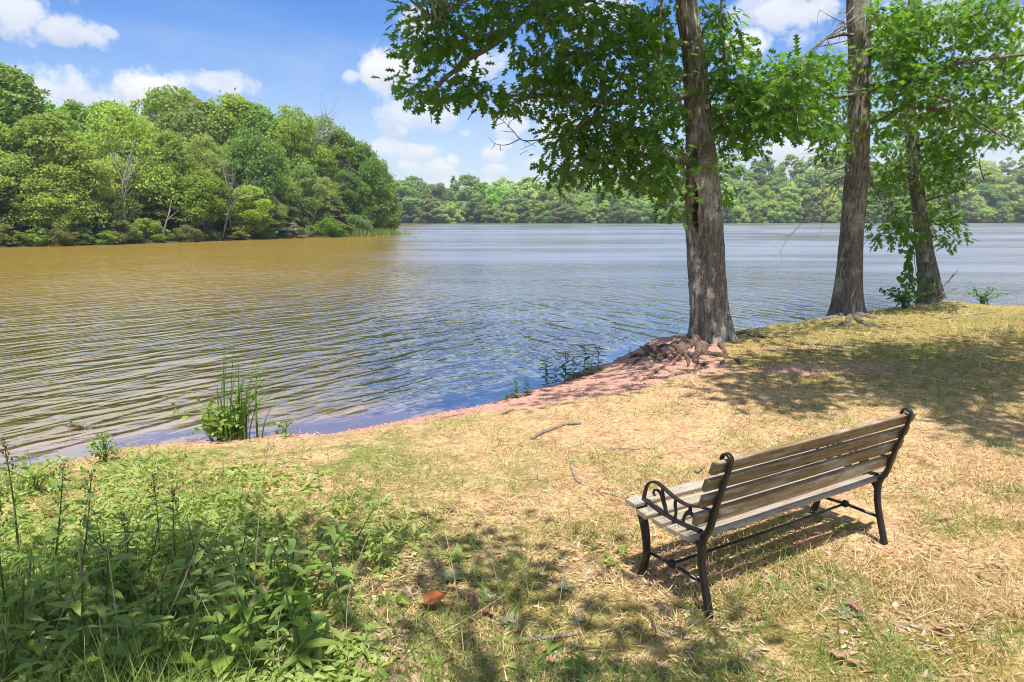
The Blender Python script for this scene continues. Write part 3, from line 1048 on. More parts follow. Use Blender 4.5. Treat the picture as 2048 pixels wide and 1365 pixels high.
for i in range(13):                    # the wood goes on beyond the left edge
    x = -50.0 - 4.2 * i + rng.normal(0, 1)
    y = float(np.interp(x, PEN[:4, 0], PEN[:4, 1])) + (2.5 if i % 2 else 9.0)
    tm, cm = (PB, PBB, PF)[i % 3][i % 2]
    s = rng.uniform(1.05, 1.45)
    far_thing('broadleaf_tree', (tm, cm), (x, y, float(pen_h(x, y)[0]) - .1), rng.uniform(0, 6.28), (s, s, s), (None, None),
              'leafy tree of the left peninsula wood beyond the left edge of the picture', 'tree', 'trees of the peninsula beyond the left edge')

# shrubs along the peninsula waterline
for i, px in enumerate([-40, 10, 45, 80, 125, 170, 215, 240, 290, 330, 375, 400, 425, 470, 515, 540, 590, 620, 660, 690, 712, 735]):
    p = pen_spot(px, rng.uniform(0.3, 1.4))
    s = rng.uniform(0.45, 1.0) * (1.25 if px > 650 else 0.9)
    set_ = PSO if i % 3 == 1 else PS
    tm, cm = set_[i % 2]
    far_thing('waterside_shrub', (tm, cm), p - np.array([0, 0, .15]), rng.uniform(0, 6.28), (s, s, s * rng.uniform(.6, .9)), (None, None),
              ('olive' if i % 3 == 1 else 'green') + ' leafy shrub at the waterline of the left peninsula', 'shrub',
              ('olive' if i % 3 == 1 else 'green') + ' shrubs along the left peninsula waterline')

# pale bare trunks and dead trees on the peninsula
BARE = [
    (262, 470, 275, 2.0, 0.22, 2, 'tall pale bare-stemmed trunk standing in front of the cedars', 0.35),
    (275, 462, 350, 2.6, 0.15, 1, 'thin grey leaning stem beside the tall pale trunk', 0.35),
    (325, 478, 420, 1.0, 0.20, 1, 'short pale trunk at the waterline under the yellow-green tree', 0.4),
    (235, 474, 430, 1.3, 0.10, 1, 'small pale forked stem leaning near the waterline', 0.5),
    (445, 470, 330, 1.2, 0.16, 3, 'grey dead tree with crooked bare limbs at mid peninsula', 0.75),
    (462, 472, 345, 1.6, 0.13, 2, 'slim grey tree leaning right behind the crooked dead tree', 0.6),
    (728, 440, 318, 3.0, 0.12, 3, 'bleached dead tree fanning its branches near the peninsula tip', 0.8),
    (612, 465, 420, 0.8, 0.10, 3, 'low bleached tangle of dead branches at the waterline', 1.0),
    (705, 455, 400, 2.0, 0.10, 3, 'bleached fallen limb arching over the shrubs near the tip', 1.0),
    (30, 485, 400, 2.5, 0.10, 1, 'thin grey stem low at the left edge of the peninsula', 0.4),
    (95, 480, 405, 2.0, 0.12, 1, 'pale slanting stem in the dark understory, left of the short pale trunk', 0.4),
    (178, 476, 400, 3.0, 0.11, 1, 'slim grey stem between the dark cedars', 0.4),
    (300, 474, 390, 4.0, 0.10, 1, 'slim stem in shade right of the tall pale trunk', 0.4),
    (372, 470, 395, 4.0, 0.12, 1, 'grey stem in the dark gap at mid peninsula', 0.4),
    (415, 472, 410, 2.0, 0.09, 1, 'thin stem close left of the crooked dead tree', 0.5),
    (520, 468, 400, 3.0, 0.10, 1, 'thin pale stem left of the canoe', 0.5),
    (635, 420, 250, 9.0, 0.14, 2, 'thin pale stem rising through the feathery tree', 0.4),
]
for i, (px, pyb, pyt, back, r, dep, lab, spr) in enumerate(BARE):
    p = pen_spot(px, back)
    top = at_y(px + rng.normal(0, 10), pyt, p[1])
    if 'fallen limb' in lab:
        top = at_y(px + 45, 418, p[1])
    mb = MB()
    bare_tree(mb, (0, 0, -0.2), top - p, r * 0.72, dep, np.random.default_rng(40 + i), spr)
    o = empty('bare_tree', p)
    tag(o, lab, 'bare tree')
    mb.build('trunk', M['dead_wood'], o, True)

# reeds at the tip
for (px, w, lab) in [(750, 1.9, 'tall pale green reed bed at the tip of the left peninsula'), (695, 1.5, 'smaller reed clump beside the peninsula tip shrubs')]:
    p = pen_spot(px, 0.3)
    k = 1400
    q = np.stack([rng.normal(0, w, k), rng.normal(0, .8, k), np.full(k, -.4)], 1)
    a = np.array([0, 0, 1.0]) + rng.normal(0, .16, (k, 3))
    me = scatter_mesh('reeds', BLADE, q, a, rng.normal(0, 1, (k, 3)), np.stack([np.full(k, .07), rng.uniform(.9, 1.7, k), np.full(k, .4)], 1))
    o = link('reed_clump', me, M['grass'])
    o.location = p
    tag(o, lab, 'reeds', kind='stuff')

# upturned canoe among the trees
p = pen_spot(556, 2.2)
cn = empty('canoe', p + np.array([0, 0, 0.35]), radians(8))
tag(cn, 'upturned teal and pale canoe lying under the trees of the left peninsula', 'canoe')


def hull(z0, z1, wid):
    mb = MB()
    n = 15
    vs, fs = [], []
    for i in range(n):
        t = -1 + 2 * i / (n - 1)
        w = wid * (1 - abs(t) ** 2.4) + 0.01
        rise = 0.12 * abs(t) ** 3
        for k in range(7):
            a = pi * k / 6
            vs.append((t * 2.4, -cos(a) * w, z0 + (z1 - z0) * sin(a) - rise))
    for i in range(n - 1):
        for k in range(6):
            fs.append((i * 7 + k, i * 7 + k + 1, (i + 1) * 7 + k + 1, (i + 1) * 7 + k))
    mb.add(vs, fs)
    return mb


hull(0.0, 0.36, 0.42).build('hull', M['hull_teal'], cn, True)
hull(0.12, 0.40, 0.39).build('keel_cover', M['hull_pale'], cn, True)

# far shore trees
FP = [broadleaf(51, 10, 7.5, 0.06, 44, 6500, 0.40, 0.85), broadleaf(52, 10, 6.2, 0.04, 44, 6000, 0.38, 0.8), broadleaf(53, 10, 8.5, 0.08, 40, 6500, 0.42, 0.8, 0.1),
      conifer(54, 10, 5.0, 0.05, 10, 3600, 0.46), broadleaf(55, 10, 7.0, 0.03, 48, 6500, 0.37, 0.75, 0.15)]
for tm, cm in FP:
    tm.materials.append(M['bark_far'])
    cm.materials.append(M['far_leaf'])
rng = np.random.default_rng(5)
n_far = 0
for row, (s0, hh, step) in enumerate([(0.9, 9.0, 4.9), (9, 14.0, 5.6), (22, 15.5, 6.2), (42, 16.0, 7.0)]):
    x = -95.0
    while x < 285:
        x += step * rng.uniform(0.6, 1.35)
        if n_far > 292:
            break
        Yp = far_line(x) + s0 + rng.uniform(-1.5, 3.5)
        zb = float(far_h(np.array(x), np.array(Yp)))
        Ht = hh * rng.uniform(0.72, 1.25)
        idx = int(rng.choice(5, p=[.28, .25, .26, .02, .19]))
        s = Ht / 10
        wx = s * rng.uniform(0.95, 1.4)
        kind = 'front' if row == 0 else 'back'
        lab = 'bushy green tree leaning out over the water on the far shore' if row == 0 else 'tall green tree in the wooded far shore across the lake'
        far_thing('far_shore_tree', FP[idx], (x, Yp, zb - (.7 if row == 0 else .2)), rng.uniform(0, 6.28), (wx, wx, s), (None, None), lab, 'tree', kind + ' row trees of the far shore')
        n_far += 1
# pale snags of the far shore
for i, (px, h_) in enumerate([(1262, 9.5), (1245, 7), (1350, 8)]):
    Yp = far_line((px - 1024) / 1400 * 305) - 0.2
    x = (px - 1024) / 1400 * Yp * 1.0
    mb = MB()
    bare_tree(mb, (0, 0, -.3), (0.3, 0, h_), .16, 2, np.random.default_rng(90 + i), .5)
    o = empty('bare_tree', (x, Yp, -0.2))
    tag(o, ['tallest pale snag on the far shore left of the big oak', 'shorter pale snag beside the tallest snag on the far shore', 'thin pale snag on the far shore just left of the oak trunk'][i], 'bare tree')
    mb.build('trunk', M['dead_wood'], o, True)

# thin summer air over the lake
mb = MB()
hx0, hx1, hy0, hy1, hz0, hz1 = -450, 780, -140, 930, -6, 75
mb.add([(x, y, z) for z in (hz0, hz1) for y in (hy0, hy1) for x in (hx0, hx1)], [(0, 2, 3, 1), (4, 5, 7, 6), (0, 1, 5, 4), (2, 6, 7, 3), (0, 4, 6, 2), (1, 3, 7, 5)])
hm, ht, hout = new_mat('haze')
pv = ht.node('ShaderNodeVolumePrincipled')
pv.inputs['Color'].default_value = (0.80, 0.88, 0.97, 1)
pv.inputs['Density'].default_value = 0.00035
pv.inputs['Anisotropy'].default_value = 0.2
ht.l.new(pv.outputs[0], hout.inputs['Volume'])
tag(mb.build('haze', hm), kind='stuff')

# ------------------------------------------------------------------ the three shore oaks
LEAF_MESH = {}


def single_leaf(key, tmpl, mat):
    if key not in LEAF_MESH:
        v, f = tmpl
        me = mesh_np('leaf', v, f)
        me.materials.append(mat)
        LEAF_MESH[key] = me
    return LEAF_MESH[key]


def place_leaf(me, parent, p, axis, normal, s):
    from mathutils import Matrix
    B = basis(np.asarray(axis, float)[None], np.asarray(normal, float)[None])[0]
    o = bpy.data.objects.new('leaf', me)
    COL.objects.link(o)
    o.parent = parent
    m = Matrix(((B[0, 0] * s, B[0, 1] * s, B[0, 2] * s, p[0]), (B[1, 0] * s, B[1, 1] * s, B[1, 2] * s, p[1]),
                (B[2, 0] * s, B[2, 1] * s, B[2, 2] * s, p[2]), (0, 0, 0, 1)))
    o.matrix_local = m
    return o


def trunk_mesh(path, radii, flare, na=96, nr=220, seed=0, ridge=0.022, hollows=(), lobes=5, flare_h=0.55):
    """bark-ridged trunk along a path, coordinates relative to path[0]"""
    P = np.array(smooth_path(path, nr))
    R = np.interp(np.linspace(0, 1, nr), np.linspace(0, 1, len(radii)), radii)
    th = np.linspace(0, 2 * pi, na, endpoint=False)
    s = np.concatenate([[0], np.cumsum(np.linalg.norm(np.diff(P, axis=0), axis=1))])
    TH, S = np.meshgrid(th, s)
    RR = np.repeat(R[:, None], na, 1)
    ph = seed * 1.7
    fl = flare * np.exp(-S / flare_h) * (0.55 + 0.45 * np.cos(lobes * TH + ph + 0.6 * np.sin(2 * TH))) + flare * .9 * np.exp(-S / (flare_h * .35)) * np.clip(np.cos(lobes * TH + ph + .6 * np.sin(2 * TH)), 0, 1) ** 2
    n1 = vnoise(np.cos(TH) * 3.6 + seed, np.sin(TH) * 3.6, S * 2.0 + 0.5 * vnoise(np.cos(TH) * 2, np.sin(TH) * 2, S * 3))
    n2 = vnoise(np.cos(TH) * 9 + seed, np.sin(TH) * 9, S * 5.5 + 2.0 * vnoise(np.cos(TH) * 3 + 5, np.sin(TH) * 3, S * 3))
    n3 = vnoise(np.cos(TH) * 1.2 + seed, np.sin(TH) * 1.2, S * 1.0)
    rid = (1 - np.abs(2 * n2 - 1)) ** 1.5
    r = RR + fl + ridge * (rid - 0.6) + ridge * 1.2 * (n1 - .5) + 0.035 * (n3 - 0.5)
    inner = np.zeros_like(TH)
    for (a0, s0, wa, ws, dep) in hollows:
        da = (TH - a0 + pi) % (2 * pi) - pi
        da = da + 0.05 * np.sin(S * 9)
        q = np.sqrt((da / wa) ** 2 + ((S - s0) / ws) ** 4)
        inner = np.maximum(inner, 1 - sstep(q, 0.8, 1.0))
        r = r - dep * (1 - sstep(q, 0.75, 1.05)) + 0.03 * np.exp(-((q - 1.35) / .35) ** 2)
    # vertical-ish cross sections are good enough for near-vertical trunks
    V = np.stack([P[:, 0][:, None] + r * np.cos(TH), P[:, 1][:, None] + r * np.sin(TH), np.repeat(P[:, 2][:, None], na, 1)], 2)
    i = np.arange(nr - 1)[:, None] * na
    k = np.arange(na)[None]
    k2 = (k + 1) % na
    Fc = np.stack([i + k, i + k2, i + na + k2, i + na + k], 2).reshape(-1, 4)
    me = mesh_np('trunk', V.reshape(-1, 3), Fc, True)
    if hollows:
        me.materials.append(M['bark_oak'])
        me.materials.append(M['hollow'])
        me.polygons.foreach_set('material_index', (inner.ravel()[Fc].mean(1) > 0.4).astype(np.int32))
    return me


class Oak:
    def __init__(self, name, base, label, cat='tree'):
        self.base = np.asarray(base, float)
        self.root = empty(name, base)
        tag(self.root, label, cat)
        self.limbpts = []
        self.clear = None
        self.P, self.A, self.N, self.S = [], [], [], []
        self.twigs = MB()
        self.rng = np.random.default_rng(int(abs(base[0]) * 1000))

    def trunk(self, pxpath, Y0, radii, above, bark, **kw):
        """pxpath: (px,py,dY); above: extra world points relative to the last"""
        pts = [at_y(x, y, Y0 + dy) for x, y, dy in pxpath]
        pts[0] = self.base.copy() - np.array([0, 0, 0.25])
        for a in above:
            pts.append(pts[-1] + np.array(a, float))
        self.tpts = pts
        rel = [p - self.base for p in pts]
        if kw.pop('px', False):
            radii = [w * p[1] / F for w, p in zip(radii, pts)]
        me = trunk_mesh(rel, radii, **kw)
        link('trunk', me, M[bark], self.root)
        self.bark = bark
        sp = smooth_path(pts, 40)
        self.limbpts += [p for p in sp if p[2] > 2.5]
        return sp

    def limb(self, pts, r0, r1, n=14, name='branch', sides=8, foliage=True):
        mb = MB()
        sp = smooth_path(pts, n)
        sp = [p + self.rng.normal(0, 0.012, 3) for p in sp]
        tube(mb, [p - self.base for p in sp], list(np.linspace(r0, r1, n)), sides)
        if foliage:
            self.limbpts += sp
        return mb.build(name, M[self.bark], self.root, True)

    def cluster(self, c, n, size, spread, out=None):
        rng = self.rng
        lp = np.array(self.limbpts)
        d = lp - c
        j = np.argmin((d ** 2).sum(1))
        q = lp[j]
        tw = c - q
        L = np.linalg.norm(tw) + 1e-6
        if rng.random() < 0.42 and L < 2.6:
            mid = (c + q) / 2 + rng.normal(0, 0.08 * L, 3)
            tube(self.twigs, [x - self.base for x in smooth_path([q, mid, c], 5)], list(np.linspace(min(.02, .006 + L * .006), 0.003, 5)), 4, False)
        dirn = tw / L + rng.normal(0, 0.5, 3) + np.array([0, 0, -0.1])
        off = rng.normal(0, 1, (n, 3)) * spread * np.array([1, 1, 0.55])
        a = dirn * 0.5 + off / spread * 0.6 + rng.normal(0, .35, (n, 3)) + np.array([0, 0, -0.45])
        nn = np.array([0, 0, 1.0]) + rng.normal(0, 0.55, (n, 3))
        self.P.append(c + off); self.A.append(a); self.N.append(nn)
        self.S.append(size * rng.uniform(0.7, 1.25, n))

    def blobs(self, lst, Y0, size=0.15, dens=1.0, dY=1.3):
        rng = self.rng
        for b in lst:
            px, py, rx, ry = b[:4]
            yc = Y0 + (b[4] if len(b) > 4 else 0)
            k = max(2, int(dens * rx * ry / 95.0))
            a = rng.random(k) * 2 * pi
            rr = np.sqrt(rng.random(k))
            for i in range(k):
                Yp = yc + rng.uniform(-1, 1) * dY
                qx, qy = px + cos(a[i]) * rr[i] * rx, py + sin(a[i]) * rr[i] * ry
                if self.clear is not None and abs(qx - np.interp(qy, self.clear[0], self.clear[1])) < self.clear[2]:
                    Yp = Y0 + self.clear[3] + rng.uniform(0.6, 1.8)
                c = at_y(qx, qy, Yp)
                self.cluster(c, int(rng.integers(7, 13)), size, 0.13)

    def shade(self, lst, zlo, zhi, size=0.17, dens=1.0, n=9, level=-0.05):
        """crown above the picture: leaf sprays whose shade falls round the given ground spots"""
        rng = self.rng
        for (px, py, rx, ry) in lst:
            k = max(2, int(dens * rx * ry / 120.0))
            for i in range(k):
                a = rng.random() * 2 * pi
                rr = math.sqrt(rng.random())
                g = at_z(px + cos(a) * rr * rx, py + sin(a) * rr * ry, level)
                z = rng.uniform(zlo, zhi)
                c = np.array([g[0], g[1] - z / math.tan(SUN_EL), z])
                tx, ty = to_px(c[None])
                if c[1] > 0.5 and -20 < tx[0] < 2068 and ty[0] > -25:
                    continue
                self.cluster(c, n, size, 0.2)

    def finish(self, mat, tmpl=OAK, singles=300, key='oak'):
        P = np.vstack(self.P) - self.base
        A = np.vstack(self.A); N = np.vstack(self.N); S = np.concatenate(self.S)
        x, y = to_px(P + self.base)
        vis = np.where((x > 5) & (x < 2043) & (y > 5) & (y < 1360))[0]
        order = vis[np.argsort((P[vis, 1]))]
        pick = order[:singles]
        keep = np.ones(len(P), bool)
        keep[pick] = False
        me = scatter_mesh('foliage', tmpl, P[keep], A[keep], N[keep], S[keep])
        o = link('foliage', me, M[mat], self.root)
        o['kind'] = 'stuff'
        lm = single_leaf(key + mat, tmpl, M[mat])
        for i in pick:
            place_leaf(lm, self.root, P[i], A[i], N[i], S[i])
        if self.twigs.v:
            o = self.twigs.build('twigs', M[self.bark], self.root, True)
            o['kind'] = 'stuff'


# --- oak 1: leaning trunk with the long hollow
b1 = on_ground(1424, 684)
Y1 = b1[1] + 0.28
b1 = np.array([at_y(1424, 684, Y1)[0], Y1, gz(at_y(1424, 684, Y1)[0], Y1)])
o1 = Oak('oak_tree', b1, 'big leaning oak with a long black hollow and exposed roots, nearest the water')
o1.trunk([(1424, 690, 0), (1417, 600, 0), (1411, 500, 0), (1406, 400, 0), (1402, 320, 0), (1396, 220, 0), (1388, 120, 0), (1374, 20, 0)], Y1,
         [37, 36, 34.5, 33.5, 29.5, 23, 20.5, 20, 18.5, 14, 7],
         [(-0.15, 0.1, 1.2), (-0.1, 0.1, 2.0), (0.2, 0.2, 2.5)], 'bark_oak', px=True, flare=0.15, seed=1, ridge=0.032,
         hollows=[(-pi / 2 - 0.74, 2.46, 0.17, 0.42, 0.24), (-pi / 2 - 0.62, 3.26, 0.10, 0.085, 0.16)])


def PX(*l, Y):
    return [at_y(x, y, Y + (d[0] if d else 0)) for x, y, *d in l]


o1.limb(PX((1376, -30, 0), (1260, -40, -.3), (1150, 2, -.7), (1060, 22, -1.0), (1022, 60, -1.1), (985, 92, -1.2), (945, 112, -1.3), (905, 145, -1.4), (860, 185, -1.5), (825, 180, -1.6), Y=Y1), .10, .012, 22)
o1.limb(PX((1022, 60, -1.1), (985, 66, -1.3), (940, 80, -1.4), (900, 60, -1.5), (860, 40, -1.6), Y=Y1), .03, .006)
o1.limb(PX((1150, 2, -.7), (1080, 5, -1.0), (980, -10, -1.5), (890, 20, -1.8), (850, 70, -2), Y=Y1), .05, .008)
o1.limb(PX((1390, 92, 0), (1340, 88, -.3), (1312, 102, -.5), (1240, 105, -.9), (1170, 120, -1.2), (1085, 120, -1.5), Y=Y1), .055, .008)
o1.limb(PX((1392, 190, 0), (1330, 200, -.4), (1250, 205, -.8), (1160, 200, -1.1), (1080, 190, -1.3), (1010, 195, -1.5), (960, 170, -1.6), Y=Y1), .06, .008)
o1.limb(PX((1400, 325, 0), (1362, 318, -.15), (1335, 322, -.3), (1312, 285, -.7), (1260, 260, -1.0), (1180, 235, -1.3), (1120, 300, -1.5), Y=Y1), .12, .012, 16)
o1.limb(PX((1335, 322, -.3), (1260, 310, -.9), (1190, 325, -1.2), (1130, 335, -1.3), (1100, 345, -1.4), Y=Y1), .04, .006)
o1.limb(PX((1362, 318, -.15), (1368, 345, -.4), (1350, 370, -.7), (1338, 400, -.9), Y=Y1), .03, .006)
o1.limb(PX((1322, -20, -.9), (1320, 60, -1.0), (1318, 130, -1.1), (1308, 215, -1.2), (1300, 260, -1.2), Y=Y1), .022, .006)
o1.limb(PX((1410, 280, 0), (1432, 262, .1), (1444, 236, .2), (1470, 218, .1), (1530, 205, -.2), (1590, 225, -.5), (1640, 250, -.6), Y=Y1), .075, .01, 16)
o1.limb(PX((1405, 200, 0), (1432, 180, -.2), (1450, 120, -.4), (1440, 50, -.5), (1445, -40, -.6), Y=Y1), .05, .01)
o1.limb(PX((1444, 236, .2), (1452, 270, 0), (1480, 280, -.2), (1540, 268, -.3), Y=Y1), .035, .008)
o1.limb(PX((1432, 180, -.2), (1500, 170, -.4), (1580, 150, -.6), (1620, 140, -.7), Y=Y1), .03, .006)
# dead twig spray on the left
mbt = MB()
rr_ = np.random.default_rng(8)
tw0 = PX((1180, 262, -1.2), (1110, 275, -1.3), (1060, 282, -1.4), (1040, 278, -1.4), (1010, 245, -1.5), (975, 225, -1.5), Y=Y1)
tube(mbt, [p - b1 for p in smooth_path(tw0, 12)], list(np.linspace(.014, .003, 12)), 5)
tw1 = PX((1040, 278, -1.4), (1015, 290, -1.45), (990, 288, -1.5), (975, 272, -1.5), Y=Y1)
tube(mbt, [p - b1 for p in smooth_path(tw1, 8)], list(np.linspace(.008, .002, 8)), 4)
for px, py, qx, qy in [(1060, 282, 1050, 296), (1050, 280, 1072, 294), (1030, 265, 1000, 262), (1010, 245, 985, 250), (1005, 242, 1010, 215), (990, 288, 980, 300), (1000, 235, 978, 240), (1085, 278, 1040, 300), (1000, 289, 1002, 303), (1015, 255, 1030, 235), (1075, 222, 1030, 232)]:
    tube(mbt, [p - b1 for p in PX((px, py, -1.45), ((px + qx) / 2 + rr_.normal(0, 3), (py + qy) / 2 + rr_.normal(0, 3), -1.45), (qx, qy, -1.45), Y=Y1)], [.005, .004, .002], 4)
mbt.build('dead_twig', M['bark_dark'], o1.root, True)
o1.clear = ([0, 120, 220, 320, 420], [1372, 1388, 1396, 1402, 1408], 50, 0.9)
o1.blobs([(880, 28, 68, 38), (848, 92, 38, 45), (930, 72, 48, 40), (992, 38, 55, 42), (1060, 22, 70, 30), (1150, 38, 62, 42), (838, 172, 48, 32),
          (885, 190, 45, 26), (950, 165, 50, 34), (1010, 200, 45, 25)], Y1 - 1.5, 0.155, 0.85, 0.8)
o1.blobs([(1092, 128, 58, 48), (1165, 140, 78, 58), (1255, 120, 88, 80), (1322, 60, 55, 70), (1080, 182, 72, 42), (1182, 222, 88, 55),
          (1290, 222, 88, 65), (1345, 165, 34, 80), (1130, 312, 42, 42), (1175, 345, 40, 22), (1235, 285, 58, 40), (1312, 300, 52, 48),
          (1275, 345, 55, 30), (1338, 372, 32, 46), (1236, 366, 16, 12), (1110, 352, 30, 18), (1150, 285, 60, 40), (1210, 335, 50, 26), (1260, 300, 60, 40), (1330, 340, 40, 50), (1350, 405, 20, 22), (1395, 250, 30, 60), (1240, 40, 70, 45)], Y1 - 0.9, 0.155, 0.72, 1.1)
o1.blobs([(1432, 60, 26, 75), (1450, 120, 30, 60), (1452, 200, 40, 45), (1480, 268, 48, 42), (1440, 305, 26, 38), (1530, 180, 58, 55),
          (1560, 235, 60, 34), (1590, 150, 45, 40), (1625, 255, 35, 16), (1445, 380, 18, 28, .6), (1500, 225, 70, 45), (1470, 150, 40, 50), (1560, 190, 60, 30)], Y1 - 0.2, 0.155, 1.05, 1.0)
# exposed roots
ROOTS = [
    [(1395, 672), (1360, 690), (1330, 702), (1305, 700), (1290, 692)], [(1390, 680), (1352, 700), (1318, 722), (1290, 740), (1250, 742)],
    [(1392, 684), (1345, 702), (1300, 712), (1268, 715), (1240, 722)], [(1385, 690), (1335, 706), (1310, 716), (1288, 698), (1280, 693)],
    [(1400, 690), (1362, 694), (1375, 708), (1392, 722), (1398, 738)], [(1410, 690), (1404, 702), (1418, 710), (1440, 714), (1470, 720), (1480, 730)],
    [(1405, 692), (1396, 708), (1390, 720), (1400, 732), (1420, 728)], [(1450, 674), (1480, 668), (1510, 674), (1550, 682)],
    [(1380, 696), (1350, 712), (1335, 728), (1310, 748), (1285, 752)], [(1398, 738), (1370, 748), (1335, 756), (1290, 760), (1265, 775)],
    [(1372, 700), (1362, 716), (1346, 732)], [(1366, 706), (1376, 722), (1376, 736)], [(1440, 690), (1452, 712), (1440, 728)],
    [(1345, 700), (1318, 706), (1298, 704), (1276, 722), (1238, 748)], [(1350, 694), (1325, 694), (1300, 704), (1282, 716)],
]
for i, path in enumerate(ROOTS):
    pts = [on_ground(x, y) for x, y in path]
    sp = smooth_path(pts, 14)
    rad = np.linspace(0.085 if i < 7 else 0.045, 0.012, 14)
    q = [np.array([p[0], p[1], max(gz(p[0], p[1]), WATER_Z - .02) + r * 0.15 + 0.02 * sin(k * 1.3 + i)]) - b1 for k, (p, r) in enumerate(zip(sp, rad))]
    mb = MB()
    tube(mb, q, list(rad * (1 + 0.28 * np.sin(np.arange(14) * 1.9 + i))), 8)
    mb.build('root', M['root'], o1.root, True)

# --- oak 2
b2 = on_ground(1697, 628)
Y2 = b2[1] + 0.25
x2 = at_y(1697, 626, Y2)[0]
b2 = np.array([x2, Y2, gz(x2, Y2)])
o2 = Oak('oak_tree', b2, 'straight grey oak between the leaning oak and the ivy-covered tree')
o2.trunk([(1697, 632, 0), (1698, 560, 0), (1702, 480, 0), (1709, 400, 0), (1715, 320, 0), (1718, 220, 0), (1720, 120, 0), (1716, 20, 0)], Y2,
         [26, 23.5, 22, 21.5, 20.5, 19.5, 19.5, 19.5, 18, 14, 7], [(0, 0.1, 1.5), (.1, 0.2, 2.0), (.1, .1, 2.5)], 'bark_dark', px=True, flare=0.24, seed=4, ridge=0.014, lobes=4)
o2.limb(PX((1720, 182, 0), (1780, 170, -.5), (1850, 155, -1.0), (1900, 130, -1.4), (1970, 118, -1.8), (2040, 110, -2.0), (2100, 100, -2.2), Y=Y2), .085, .02, 18)
o2.limb(PX((1722, 100, 0), (1760, 108, -.3), (1790, 135, -.6), (1830, 180, -1), (1900, 200, -1.5), (1950, 235, -1.7), (2000, 270, -1.9), (2040, 300, -2), Y=Y2), .06, .008, 18)
o2.limb(PX((1722, 40, 0), (1780, 38, -.4), (1810, 60, -.7), (1850, 60, -1), (1940, 30, -1.5), (2040, 10, -2), Y=Y2), .06, .01, 16)
o2.limb(PX((1716, 185, 0), (1670, 195, -.5), (1630, 180, -1.0), (1590, 200, -1.3), (1560, 230, -1.5), Y=Y2), .045, .008)
o2.limb(PX((1716, 70, 0), (1660, 75, -.5), (1610, 110, -1.0), (1560, 140, -1.4), Y=Y2), .045, .008)
o2.limb(PX((1720, 250, 0), (1760, 240, -.3), (1800, 215, -.6), (1850, 220, -.8), Y=Y2), .04, .008)
o2.clear = ([0, 120, 220, 320, 420], [1716, 1720, 1718, 1715, 1709], 34, 1.2)
o2.blobs([(1640, 150, 75, 36), (1700, 128, 50, 22, -1.0), (1600, 205, 62, 45), (1690, 175, 45, 30, -.8), (1640, 250, 60, 30), (1680, 280, 40, 26)], Y2 - 1.2, 0.155, 1.15, .8)
o2.blobs([(1780, 55, 80, 55), (1860, 95, 85, 62), (1905, 35, 80, 42), (1985, 60, 80, 55), (1800, 145, 70, 45), (1880, 165, 75, 42), (1955, 150, 75, 45),
          (2025, 175, 60, 55), (1765, 205, 45, 42), (1990, 12, 70, 25), (2040, 110, 40, 45), (1960, 215, 60, 35), (1780, 10, 60, 25)], Y2 - 1.0, 0.155, 1.0, 1.1)
o2.blobs([(1820, 40, 50, 40), (1830, 110, 45, 40), (1812, 175, 40, 40), (1840, 225, 40, 30), (1760, 100, 30, 40), (1900, 210, 60, 30), (2020, 240, 40, 25), (1770, 255, 36, 30), (1680, 215, 50, 30), (1750, 60, 30, 50), (1665, 300, 46, 26), (1640, 235, 40, 30)], Y2 - .6, 0.155, .8, .9)
# drooping dead branchlets left of the trunk
mbd = MB()
rr_ = np.random.default_rng(21)
for (x0, y0, x1, y1) in [(1712, 185, 1640, 340), (1708, 210, 1655, 365), (1706, 280, 1600, 345), (1706, 330, 1590, 400), (1706, 330, 1650, 430), (1705, 305, 1668, 390),
                         (1700, 345, 1572, 482), (1716, 30, 1600, 130), (1712, 10, 1655, 90), (1714, 60, 1640, 20), (1706, 260, 1640, 300), (1703, 360, 1640, 400), (1735, 330, 1770, 420), (1735, 360, 1790, 440), (1735, 300, 1790, 350)]:
    ym = Y2 + rr_.uniform(-1.0, 0)
    m1 = (x0 * .55 + x1 * .45 + rr_.normal(0, 10), y0 * .72 + y1 * .28)
    m2 = (x0 * .25 + x1 * .75, y0 * .3 + y1 * .7 + rr_.normal(0, 6))
    pts = PX((x0, y0, 0), (*m1, ym - Y2), (*m2, ym - Y2), (x1, y1, ym - Y2), Y=Y2)
    sp = smooth_path(pts, 12)
    tube(mbd, [p - b2 for p in sp], list(np.linspace(.016, .003, 12)), 4)
    for k in range(7):
        i = rr_.integers(3, 12)
        d = np.array([rr_.normal(-.12, .25), rr_.normal(0, .2), rr_.normal(-.28, .2)])
        tube(mbd, [sp[i] - b2, sp[i] + d * .5 + rr_.normal(0, .03, 3) - b2, sp[i] + d * rr_.uniform(.7, 1.5) - b2], [.005, .004, .002], 3, False)
mbd.build('dead_branchlets', M['bark_dark'], o2.root, True)['kind'] = 'stuff'
for i, path in enumerate([[(1680, 632), (1655, 638), (1630, 640), (1612, 636)], [(1715, 632), (1740, 636), (1765, 640)], [(1700, 636), (1690, 648), (1660, 655)], [(1710, 636), (1730, 650), (1760, 655)]]):
    sp = smooth_path([on_ground(x, y) for x, y in path], 10)
    mb = MB()
    rad = np.linspace(.08, .02, 10)
    tube(mb, [np.array([p[0], p[1], gz(p[0], p[1]) + r * .2]) - b2 for p, r in zip(sp, rad)], list(rad), 7)
    mb.build('root', M['bark_dark'], o2.root, True)

